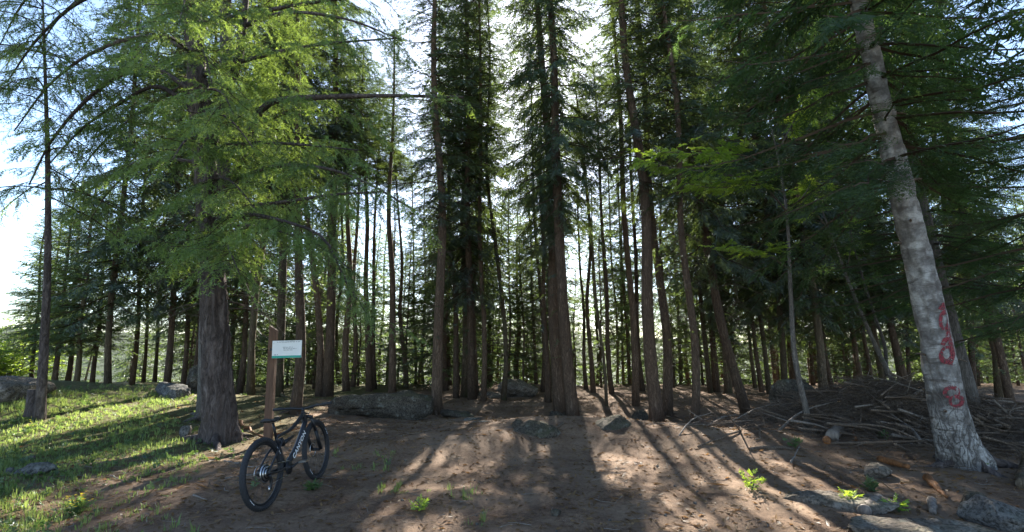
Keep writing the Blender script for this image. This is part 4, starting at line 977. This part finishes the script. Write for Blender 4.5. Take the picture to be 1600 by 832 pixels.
stick('short thick bark log lying by the leafy weed at the path edge', [(1350, 806), (1374, 784)], .055, 'log', name='log', cat='log', seed=16, sides=12, taper=.9)
stick('orange rotten splinter log below the red-marked trunk', [(1450, 752), (1480, 782)], .05, 'rot', name='wood_chunk', cat='wood', seed=17, taper=.3)
stick('short grey log piece beside the orange splinter', [(1456, 786), (1458, 806)], .04, 'log', name='log', cat='log', seed=18, taper=.8)
stick('long stick lying level on top of the brush heap', [(1300, 640, 10.2), (1380, 632, 10.3), (1470, 636, 10.2)], .022, 'log', seed=19, forks=2)
stick('pale branch arching down from the heap to the ground by the red-marked trunk', [(1424, 698), (1434, 670, 8.8), (1442, 650, 9.0)], .016, 'log', seed=20)
stick('thin pale stick half buried at the left end of the heap', [(1236, 728), (1250, 702)], .016, 'log', seed=21, lift=.03)
stick('long pole lying behind the red-marked trunk', [(1480, 650, 10), (1540, 648, 10), (1598, 652, 10)], .022, 'log', seed=22)
stick('short log lying in the litter at the left margin of the brush', [(1172, 705), (1200, 702), (1240, 704)], .03, 'wood', name='log', cat='log', seed=23, taper=.7)
stick('leaf-littered twig on the trodden path near the sunny patch', [(1050, 744), (1066, 738)], .006, 'wood', seed=24)
stick('reddish rotten slab in the debris under the heap', [(1376, 722), (1420, 734)], .05, 'rot', name='wood_chunk', cat='wood', seed=25, taper=.6)
stick('mossy dark stub at the picture edge below the firs', [(1600, 765), (1601, 735, 6.7), (1602, 705, 6.75)], .07, 'bark_moss', name='stump', cat='stump', seed=26, taper=.8, sides=12)

hrng = np.random.default_rng(160)
HX, HY = np.meshgrid(np.arange(0, 18, .05), np.arange(3, 19, .05)); HGRID = ground_z(HX, HY)
def soil(x, y): return float(HGRID[min(max(int((y - 3) * 20), 0), 319), min(max(int(x * 20), 0), 359)])
def heap_z(x, y): return soil(x, y) + .80 * math.exp(-((x - 7.6) / 2.7) ** 2 - ((y - 10.5) / 1.1) ** 2)
def heap_stick(r, L):
    x = 7.9 + hrng.normal() * 1.5; y = 10.1 + hrng.normal() * .95; z = soil(x, y) + (heap_z(x, y) - soil(x, y)) * hrng.random() ** .6 + .04
    a = hrng.uniform(-1.57, 1.57) if hrng.random() < .6 else hrng.normal() * .5; d = np.array([math.cos(a), math.sin(a) * .9, hrng.normal() * .32]); d /= np.linalg.norm(d)
    c = np.array([x, y, z]); P = [c - d * L / 2, c + hrng.normal(size=3) * L * .05, c + d * L / 2]
    for p in P: p[2] = max(p[2], heap_z(p[0], p[1]) - .15) if p[2] < heap_z(p[0], p[1]) - .2 else min(p[2], heap_z(p[0], p[1]) + .2)
    return spline(P, 8)
for i in range(230):
    L = hrng.uniform(.7, 2.1); r = hrng.uniform(.010, .030) * (1.5 if i % 9 == 0 else 1); P = heap_stick(r, L); b = P[0].copy(); g = Geo()
    add_tube(g, P - b, np.linspace(r, r * .4, 8), 6)
    for _ in range(hrng.integers(0, 4)):
        k = hrng.integers(2, 7); e = P[k] + hrng.normal(size=3) * [.2, .2, .12]; add_tube(g, np.array([P[k], (P[k] + e) / 2, e]) - b, np.array([r * .5, r * .35, r * .15]), 4)
    o = ob('stick', g.build('stick', [M[('wood', 'wood', 'log', 'wood')[i % 4]]], True)); o.location = b
    hx, hy, _ = project(P[4]); zone_ = 'left end near the dark boulder' if hx < 1290 else ('middle' if hx < 1370 else ('right half before the red-marked trunk' if hx < 1475 else 'far end behind the red-marked trunk'))
    tag(o, f"{'pale' if i % 4 == 2 else 'brown'} {'thick' if r > .022 else 'thin'} dead branch {'high on' if P[4][2] > .55 else 'low in'} the brush heap, {zone_}", 'stick', 'dead branches of the brush heap')
g = Geo()
for i in range(6000):
    P = heap_stick(.006, hrng.uniform(.25, 1.0)); r = hrng.uniform(.003, .008); V, F, _ = tube(P[::2], np.linspace(r, r * .3, 4), 3, False); g.add(V, F)
tag(ob('brush_twigs', g.build('brush_twigs', [M['wood']])), 'mass of fine dead twigs filling the brush heap', 'twigs', kind='stuff')

# ------------------------------------------------------------------ litter, grass and small plants
lrng = np.random.default_rng(170)
def ground_pts(n, xr, yr):
    x = lrng.uniform(*xr, n); y = yr[0] + (yr[1] - yr[0]) * lrng.random(n) ** 1.4; return x, y, ground_zm(x, y)
g = Geo()
x, y, z = ground_pts(36000, (-9, 11), (3.4, 19)); n = len(x)
a = lrng.uniform(0, 6.28, n); L = lrng.uniform(.012, .05, n) * np.where(lrng.random(n) < .06, 3.2, 1); W = np.minimum(L * lrng.uniform(.1, .5, n), .012)
d = np.stack([np.cos(a), np.sin(a), lrng.normal(size=n) * .22], -1); sdv = np.stack([-np.sin(a), np.cos(a), lrng.normal(size=n) * .5], -1)
c = np.stack([x, y, z + .006], -1)
V = np.stack([c - d * L[:, None], c + sdv * W[:, None] + [0, 0, .004], c + d * L[:, None], c - sdv * W[:, None]], 1).reshape(-1, 3)
g.add(V, np.arange(4 * n).reshape(-1, 4), 0, lrng.random(n) ** 1.3)
tag(ob('forest_litter', g.build('forest_litter', [M['dryleaf']])), 'fallen needles, bark flakes and chips on the earth', 'litter', kind='stuff')

g = Geo(); x, y, z = ground_pts(1100, (-7, 9), (3.6, 17)); 
for i in range(len(x)):
    a = lrng.uniform(0, 6.28); L = lrng.uniform(.05, .28) * (1.8 if i % 12 == 0 else 1); P = np.array([[x[i] + math.cos(a) * t * L + lrng.normal() * .012, y[i] + math.sin(a) * t * L + lrng.normal() * .012, 0] for t in (-.5, -.15, .2, .5)])
    P[:, 2] = ground_zm(P[:, 0], P[:, 1]) + .006 + abs(lrng.normal()) * .012; r = lrng.uniform(.0015, .005); V, F, _ = tube(P, np.linspace(r, r * .5, 4), 4, False); g.add(V, F)
tag(ob('twig_litter', g.build('twig_litter', [M['log']])), 'fine fallen twigs strewn over the bare earth', 'twigs', kind='stuff')

def grass_density(px, py, x, y):
    m = sstep(330, 220, px + 60 * (vnoise(x * 1.3, y * 1.3, 21) - .5)) * sstep(600, 625, py)
    low = sstep(700, 770, py); m = m * (1 - low * (1 - sstep(150, 20, px + 110 * (vnoise(x * 1.7, y * 1.7, 22) - .5)) * .8 - .18))
    patch = .5 * sstep(.55, .7, vnoise(x * 2.2, y * 2.2, 23)) * ((px > 480) & (px < 760) & (py > 700)) * sstep(.5, .62, vnoise(x * .9, y * .9, 24))
    m = np.maximum(m * (.35 + .9 * vnoise(x * 2.4, y * 2.4, 25)), patch * .5)
    return m
def grass(n, hmin, hmax, seed, mat, name, label, blades=9, sel=None):
    rng = np.random.default_rng(seed); x = rng.uniform(-15, 1, n); y = 4.0 + 15 * rng.random(n) ** 1.25; z = ground_zm(x, y)
    px, py, dep = project(np.stack([x, y, z], -1)); keep = (rng.random(n) < grass_density(px, py, x, y)) & (px > -80); x, y, z = x[keep], y[keep], z[keep]; k = len(x)
    hh = (hmin + (hmax - hmin) * rng.random(k) ** 1.5 * (.4 + vnoise(x * .9, y * .9, 26))); tn = np.clip(.15 + .7 * vnoise(x * 1.4, y * 1.4, 27) + rng.normal(size=k) * .15, 0, 1)
    V = []; T = []
    for b in range(blades):
        a = rng.uniform(0, 6.28, k); o = np.stack([np.cos(a), np.sin(a)], -1); h = hh * rng.uniform(.5, 1.2, k); w = rng.uniform(.0022, .0045, k) * (1 + np.hypot(x, y) * .05)
        base = np.stack([x, y, z - .01], -1) + np.pad(o * (rng.random(k) * .05)[:, None], ((0, 0), (0, 1))); lean = rng.uniform(.1, .7, k)
        s = np.stack([-o[:, 1] * w, o[:, 0] * w, 0 * w], -1); mid = base + np.stack([o[:, 0] * h * lean * .35, o[:, 1] * h * lean * .35, h * .6], -1); tip = base + np.stack([o[:, 0] * h * lean, o[:, 1] * h * lean, h * (1 - .3 * lean)], -1)
        V.append(np.stack([base - s, base + s, mid + s * .7, tip, mid - s * .7], 1)); T.append(tn)
    V = np.concatenate(V).reshape(-1, 3); m = len(V) // 5; i = np.arange(m)[:, None] * 5; T = np.concatenate(T)
    g = Geo(); g.add(V, i + np.array([[0, 1, 2, 4]]), 0, T); g.F[3].append(i + np.array([[4, 2, 3]])); g.M[3].append(np.zeros(m, int)); g.T[3].append(T)
    tag(ob(name, g.build(name, [mat])), label, 'grass', kind='stuff')
grass(48000, .035, .13, 171, M['grass'], 'grass', 'short tufted grass covering the mound and the near left', 8)

g = Geo(); hr = np.random.default_rng(172); n = 9000
x = hr.uniform(-14, 1, n); y = 4.2 + 13 * hr.random(n) ** 1.2; z = ground_zm(x, y); px, py, _ = project(np.stack([x, y, z], -1))
keep = hr.random(n) < np.maximum(grass_density(px, py, x, y) * .6, .35 * sstep(.6, .75, vnoise(x * 1.1, y * 1.1, 31)) * (px < 400) * (px > 120)); k = keep.sum()
pos = np.stack([x[keep], y[keep], z[keep] + .01], -1); a = hr.uniform(0, 6.28, k)
put(g, 'leaf', pos, np.stack([np.cos(a), np.sin(a), hr.uniform(.25, 1.6, k)], -1), np.array([0, 0, 1.]) + hr.normal(size=(k, 3)) * .3, hr.uniform(.05, .13, k), hr, hr.random(k))
tag(ob('herb_cover', g.build('herb_cover', [M['herb']])), 'low leafy herbs growing through the grass', 'ground cover', kind='stuff')

def weed(label, px, h, seed, mat='leaf', n=9, flower=False, slen=.11, name='leafy_weed'):
    rng = np.random.default_rng(seed); p, _ = hit(*px); e = empty(name, p, label, 'plant'); g = Geo(); gs = Geo(); paths = []
    for i in range(n):
        P = branch_path(np.array([0, 0, -.01]), rng.uniform(0, 6.28), rng.uniform(.7, 1.5), h * rng.uniform(.6, 1.1), .1, 0, 6, rng); paths.append(P); V, F, _ = tube(P, np.linspace(.004, .0015, 6), 4, False); gs.add(V, F)
    ob('stem', gs.build('stem', [M['herb']]), e); dress(g, paths, rng, 'leaf', .05, slen, .1, 70, .6, None, start=.25); ob('foliage', g.build('foliage', [M[mat]]), e)
    if flower:
        gf = Geo()
        for P in paths:
            for _ in range(3):
                c = P[-1] + rng.normal(size=3) * .02 + [0, 0, .02]
                for q in range(5):
                    a = q * 1.257; d = np.array([math.cos(a), math.sin(a), .3]) * .014; s = np.array([-d[1], d[0], 0]) * .45; gf.add([c, c + d * .6 + s, c + d, c + d * .6 - s], [[0, 1, 2, 3]], 0, .5)
        ob('flowers', gf.build('flowers', [M['flower']]), e)
weed('bright green leafy weed at the right edge of the sunlit path', (1176, 768), .32, 181, n=8)
weed('yellow-green leafy weed beside the short log at the bottom', (1332, 790), .2, 182, n=8)
weed('small green seedling among debris right of the yellow-green weed', (1366, 770), .16, 183, 'herb', 6)
weed('low green weed between the debris and the pale flat rock', (1405, 800), .14, 184, n=6)
weed('small bright weed on the earth in the centre foreground', (655, 800), .13, 185, n=6)
weed('fern-like green sprig at the foot of the brush heap', (1243, 700), .22, 186, 'herb', 7)
weed('green sprig growing at the foot of the red-marked trunk', (1518, 732), .2, 187, 'herb', 6)
weed('yellow-flowered herb in the grass below the stump', (36, 682), .26, 188, 'herb', 6, True)
weed('low blue-green herb clump with yellow flowers in the near grass', (118, 806), .2, 189, 'herb', 14, True)
weed('small green tuft on the earth near the front wheel', (488, 766), .12, 190, 'herb', 7)
weed('green seedling on the heap right of the dark boulder', (1385, 690), .2, 191, 'herb', 6)

# ------------------------------------------------------------------ signpost
def signpost():
    b = at(418, 692, 9.2); b[2] = float(ground_z(b[0], b[1])); e = empty('signpost', b, 'brown timber post carrying a white information board with green band', 'sign')
    k = 9.2 / FPX; lean = -4.0 * k / 2.0
    g = Geo(); w, dth, h = .135, .11, 2.08
    V = []
    for z, x in ((-.2, .01), (h - .1, -.045), ):
        V += [[x - w / 2, -dth / 2, z], [x + w / 2, -dth / 2, z], [x + w / 2, dth / 2, z], [x - w / 2, dth / 2, z]]
    V[4][2] = V[7][2] = h + .01; V[5][2] = V[6][2] = h - .075
    g.add(V, [[0, 1, 5, 4], [1, 2, 6, 5], [2, 3, 7, 6], [3, 0, 4, 7], [4, 5, 6, 7], [3, 2, 1, 0]])
    po = ob('post', g.build('post', [M['post']]), e); bv = po.modifiers.new('bevel', 'BEVEL'); bv.width = .008; bv.segments = 2
    # board: its own frame, slightly turned and sloping up to the right
    bw, bh = .50, .305; c = at(448.5, 546, 9.1) - b; yaw, roll = R_(6), R_(-1.5)
    Rm = np.array(Euler((0, roll, yaw)).to_matrix())
    def panel(name, cx, cz, w, h, y, t, mat, parent):
        gg = Geo(); box_geo(gg, Rm @ np.array([cx, y, cz]) + c, (w, t, h), Rm); return ob(name, gg.build(name, [mat]), parent)
    brd = panel('board', 0, 0, bw, bh, 0, .02, M['board'], e)
    panel('green_band', 0, -bh / 2 + .021, bw - .004, .040, -.0125, .003, M['green'], brd)
    rng = np.random.default_rng(3)
    def line(name, x0, x1, z, hgt):
        gg = Geo(); x = x0
        while x < x1:
            w = min(rng.uniform(.012, .05), x1 - x) if x1 - x > .012 else x1 - x
            q = x
            while q < x + w: box_geo(gg, Rm @ np.array([q + .003, -.0125, z + rng.uniform(-.2, .2) * hgt]) + c, (.005, .003, hgt * rng.uniform(.6, 1.0)), Rm); q += .0085
            x += w + .014
        ob(name, gg.build(name, [M['ink']]), brd)
    line('heading_text', -.17, .22, .128, .014)
    for i, (a, bb) in enumerate(((-.07, .09), (-.06, .16), (-.06, .10))): line('body_text', a, bb, .035 - i * .025, .009)
    line('emblem', -.215, -.155, -.095, .016)
    gg = Geo(); 
    for bx in (-.225,): add_tube(gg, np.array([Rm @ np.array([bx, -.012, .1]) + c, Rm @ np.array([bx, -.018, .1]) + c]), .008, 8)
    ob('screw', gg.build('screw', [M['steel']]), brd)
    gg = Geo(); box_geo(gg, c + Rm @ np.array([-.16, .035, 0]), (.28, .03, .05), Rm); ob('bracket', gg.build('bracket', [M['black']]), e)
signpost()

# ------------------------------------------------------------------ the mountain bike
def bicycle():
    b, D = hit(412, 800); az, lean = R_(7), R_(7)
    e = empty('mountain_bike', b, 'black mountain bike with white frame lettering parked before the signpost', 'bicycle')
    e.rotation_mode = 'QUATERNION'; e.scale = (.96, .96, .96)
    X = np.array([math.sin(az), math.cos(az), 0]); Yv = np.array([-math.cos(az), math.sin(az), 0]); Z = np.array([0, 0, 1.])
    Y2 = Yv * math.cos(lean) - Z * math.sin(lean); Z2 = Z * math.cos(lean) + Yv * math.sin(lean)
    e.rotation_quaternion = Matrix(np.stack([X, Y2, Z2], 1).tolist()).to_quaternion()
    R, WB = .368, 1.16; hub_r = np.array([0, 0, R]); hub_f = np.array([WB, 0, R])
    gz = float(ground_zm(*(b + X * WB)[:2])) - float(ground_zm(b[0], b[1])); e.location = (b[0], b[1], float(ground_zm(b[0], b[1])) + .004)
    fr = empty_part = None
    def T(name, P, r, mat, parent, sides=12, sm=True, n=None):
        g = Geo(); P = np.asarray(P, float); P = spline(P, n or (len(P) if len(P) == 2 else 4 * len(P))); add_tube(g, P, r if np.ndim(r) == 0 else np.linspace(r[0], r[1], len(P)), sides); return ob(name, g.build(name, [M[mat]], sm), parent)
    def ringmesh(name, R0, r, mat, parent, n=64, m=12, sy=1.0, knobs=False):
        a = np.arange(n) / n * 6.2832; q = np.arange(m) / m * 6.2832; rr = r * np.ones((n, m))
        if knobs: rr = r * (1 + .10 * ((np.arange(n)[:, None] + np.arange(m)[None]) % 2) * (np.cos(q)[None] > -.1))
        rad = R0 + rr * np.cos(q)[None]; V = np.stack([np.cos(a)[:, None] * rad, sy * rr * np.sin(q)[None] * np.ones((n, 1)), np.sin(a)[:, None] * rad], -1).reshape(-1, 3)
        i = np.arange(n)[:, None]; j = np.arange(m)[None]; F = np.stack([i * m + j, i * m + (j + 1) % m, ((i + 1) % n) * m + (j + 1) % m, ((i + 1) % n) * m + j], -1).reshape(-1, 4)
        return ob(name, mesh(name, V, F, M[mat], smooth=not knobs), parent)
    def wheel(loc, steer, rear):
        hubp = T('wheel', [[0, -.05, 0], [0, .05, 0]], .018 if not rear else .024, 'black', e, 14)
        hubp['label'] = 'rear wheel with cassette' if rear else 'front wheel with disc rotor'
        hubp.location = loc; hubp.rotation_euler = (0, 0, steer)
        ringmesh('tyre', .340, .029, 'tyre', hubp, 120, 12, 1.0, True); ringmesh('rim', .305, .013, 'black', hubp, 64, 8, 1.15)
        g = Geo()
        for i in range(28):
            a = i / 28 * 6.2832; s = .035 if i % 2 else -.035; h = .02; ph = a + (.5 if i % 4 < 2 else -.5)
            add_tube(g, np.array([[math.cos(ph) * h, s, math.sin(ph) * h], [math.cos(a) * .296, 0, math.sin(a) * .296]]), .0012, 4)
        ob('spokes', g.build('spokes', [M['black']]), hubp)
        g = Geo(); ringmesh('rotor', .08, .004, 'steel', hubp, 40, 6).location = (0, .045, 0)
        if rear:
            for k in range(6):
                T('sprocket', [[0, -.030 - .006 * k, 0], [0, -.033 - .006 * k, 0]], .098 - .013 * k, 'black' if k % 2 else 'steel', hubp, 28)
        g = Geo()      # white tyre lettering as short printed bars on the side wall
        for k0 in (math.pi * .15, math.pi * 1.2):
            for k in range(9):
                a = k0 + k * .035; rad = .335; c = np.array([math.cos(a) * rad, -.0290, math.sin(a) * rad]); u = np.array([-math.sin(a), 0, math.cos(a)]); v = np.array([math.cos(a), 0, math.sin(a)])
                g.add([c - u * .004 - v * .006, c + u * .004 - v * .006, c + u * .004 + v * .006, c - u * .004 + v * .006], [[0, 1, 2, 3]])
        ob('tyre_print', g.build('tyre_print', [M['white']]), hubp)
        return hubp
    wheel(hub_r, 0, True); wheel(hub_f + [0, 0, gz], R_(4), False)
    BB = np.array([.43, 0, .335]); ht_b = np.array([.925, 0, .735 + gz]); ht_t = np.array([.882, 0, .845 + gz]); st = np.array([.275, 0, .70])
    g = Geo()
    def add(P, r, n=10): P = spline(P, n); add_tube(g, P, np.linspace(r[0], r[1], n), 12)
    add([ht_b - [0.0, 0, -.015], [.70, 0, .53], BB], (.030, .034)); add([ht_t, [.6, 0, .75], st], (.024, .018)); add([BB, st], (.021, .019)); add([ht_b, ht_t], (.027, .026))
    fr = ob('frame', g.build('frame', [M['frame']], True), e)
    for s in (-1, 1):
        T('seat_stay', [hub_r + [0, s * .062, .0], [.18, s * .058, .53], [.36, s * .035, .66]], .011, 'frame', e); T('chain_stay', [hub_r + [0, s * .066, 0], [.2, s * .06, .34], BB + [-.02, s * .035, .01]], .013, 'frame', e)
        T('fork_leg', [hub_f + [0, s * .062, gz], hub_f + [-.115, s * .062, .245 + gz]], .021, 'black', e); T('stanchion', [hub_f + [-.113, s * .062, .24 + gz], hub_f + [-.205, s * .062, .42 + gz]], .016, 'frame', e)
    T('fork_crown', [hub_f + [-.205, -.078, .42 + gz], hub_f + [-.215, 0, .435 + gz], hub_f + [-.205, .078, .42 + gz]], .022, 'black', e); T('fork_brace', [hub_f + [-.09, -.062, .25 + gz], hub_f + [-.05, 0, .30 + gz], hub_f + [-.09, .062, .25 + gz]], .013, 'black', e)
    T('rocker_link', [[.36, 0, .66], [.42, 0, .60]], .03, 'black', e); T('shock', [[.41, 0, .61], [.62, 0, .655]], (.024, .018), 'black', e, 12)
    T('seat_post', [st - [0, 0, .02], [.225, 0, .862]], .014, 'black', e)
    # saddle
    n = 14; s = np.linspace(0, 1, n); w = .022 + .055 * sstep(.35, .85, s) * (1 - .25 * sstep(.9, 1, s)); rows = []
    for i in range(n):
        x = .345 - .27 * s[i]; top = .895 + .012 * s[i] ** 2 + .006 * math.cos(s[i] * 6)
        for q in np.linspace(0, 6.2832, 12, endpoint=False): rows.append([x, math.cos(q) * w[i], top + math.sin(q) * .017 - (.016 * (math.cos(q) ** 2))])
    V = np.array(rows); i = np.arange(n - 1)[:, None] * 12; j = np.arange(12)[None]; F = np.stack([i + j, i + (j + 1) % 12, i + 12 + (j + 1) % 12, i + 12 + j], -1).reshape(-1, 4)
    sg = Geo(); sg.add(V, F); c0 = sg.n; sg.add([V[:12].mean(0), V[-12:].mean(0)], np.zeros((0, 3), int)); jj = np.arange(12)
    sg.F[3].append(np.vstack([np.stack([np.full(12, c0), (jj + 1) % 12, jj], -1), np.stack([np.full(12, c0 + 1), (n - 1) * 12 + jj, (n - 1) * 12 + (jj + 1) % 12], -1)])); sg.M[3].append(np.zeros(24, int)); sg.T[3].append(np.zeros(24))
    sad = ob('saddle', sg.build('saddle', [M['saddle']], True), e); T('saddle_rail', [[.30, .02, .885], [.22, .022, .865], [.13, .02, .885]], .0035, 'steel', sad); T('saddle_rail', [[.30, -.02, .885], [.22, -.022, .865], [.13, -.02, .885]], .0035, 'steel', sad)
    # cockpit
    hb = np.array([.90, 0, .905 + gz]); T('steerer', [ht_t, ht_t + [-.012, 0, .035]], .021, 'black', e); T('stem', [ht_t + [-.012, 0, .035], hb], .018, 'black', e)
    bar = T('handlebar', [hb + [-.035, .37, .03], hb + [-.01, .18, .022], hb, hb + [-.01, -.18, .022], hb + [-.035, -.37, .03]], .0145, 'black', e)
    for s in (-1, 1):
        T('grip', [hb + [-.037, s * .385, .031], hb + [-.022, s * .26, .027]], .019, 'tyre', bar); T('brake_lever', [hb + [0, s * .2, .02], hb + [.06, s * .24, 0], hb + [.05, s * .33, -.01]], .006, 'black', bar); T('cable', [hb + [0, s * .2, .02], hb + [.11, s * .10, .03], hb + [.07, s * .02, -.08], ht_b + [0, s * .02, -.02]], .003, 'black', bar)
    # drivetrain
    T('chainring', [BB + [0, -.047, 0], BB + [0, -.051, 0]], .075, 'black', e, 36); T('bottom_bracket', [BB + [0, -.07, 0], BB + [0, .07, 0]], .024, 'black', e)
    for s, d in ((-1, np.array([.168, 0, .03])), (1, np.array([-.168, 0, -.03]))):
        ck = T('crank_arm', [BB + [0, s * .075, 0], BB + d + [0, s * .082, 0]], (.016, .011), 'black', e); g = Geo(); box_geo(g, BB + d + [0, s * .14, 0], (.1, .095, .016)); ob('pedal', g.build('pedal', [M['steel' if s < 0 else 'black']]), ck)
    T('chain', [BB + [0, -.049, .075], [.2, -.049, .43], [0.0, -.047, R + .06]], .0045, 'steel', e); T('chain', [BB + [0, -.049, -.075], [.2, -.049, .25], [.02, -.047, .225]], .0045, 'steel', e)
    dr = T('derailleur', [[.005, -.075, R - .02], [.03, -.078, R - .09], [.015, -.07, R - .165]], (.017, .012), 'black', e); g = Geo(); T('jockey_wheel', [[.015, -.062, R - .165], [.015, -.074, R - .165]], .022, 'steel', dr, 16)
    # lettering on the right side of the down tube, reading up towards the head tube
    cu = bpy.data.curves.new('frame_lettering', 'FONT'); cu.body = 'CANYON'; cu.size = .082; cu.extrude = .0008; cu.align_x = 'CENTER'; cu.align_y = 'CENTER'; cu.space_character = 1.12; cu.offset = .0016
    to = bpy.data.objects.new('frame_lettering', cu); link(to); me = bpy.data.meshes.new_from_object(to.evaluated_get(bpy.context.evaluated_depsgraph_get())); bpy.data.objects.remove(to)
    me.materials.clear(); me.materials.append(M['white']); lo = ob('lettering', me, fr)
    a, c = BB, ht_b; mid = np.array([.70, 0, .545]); ux = nrm(c - a); nz = np.array([0, -1., 0]); uy = np.cross(nz, ux)
    lo.matrix_local = Matrix(((ux[0], uy[0], nz[0], mid[0]), (ux[1], uy[1], nz[1], mid[1] - .036), (ux[2], uy[2], nz[2], mid[2]), (0, 0, 0, 1)))
bicycle()
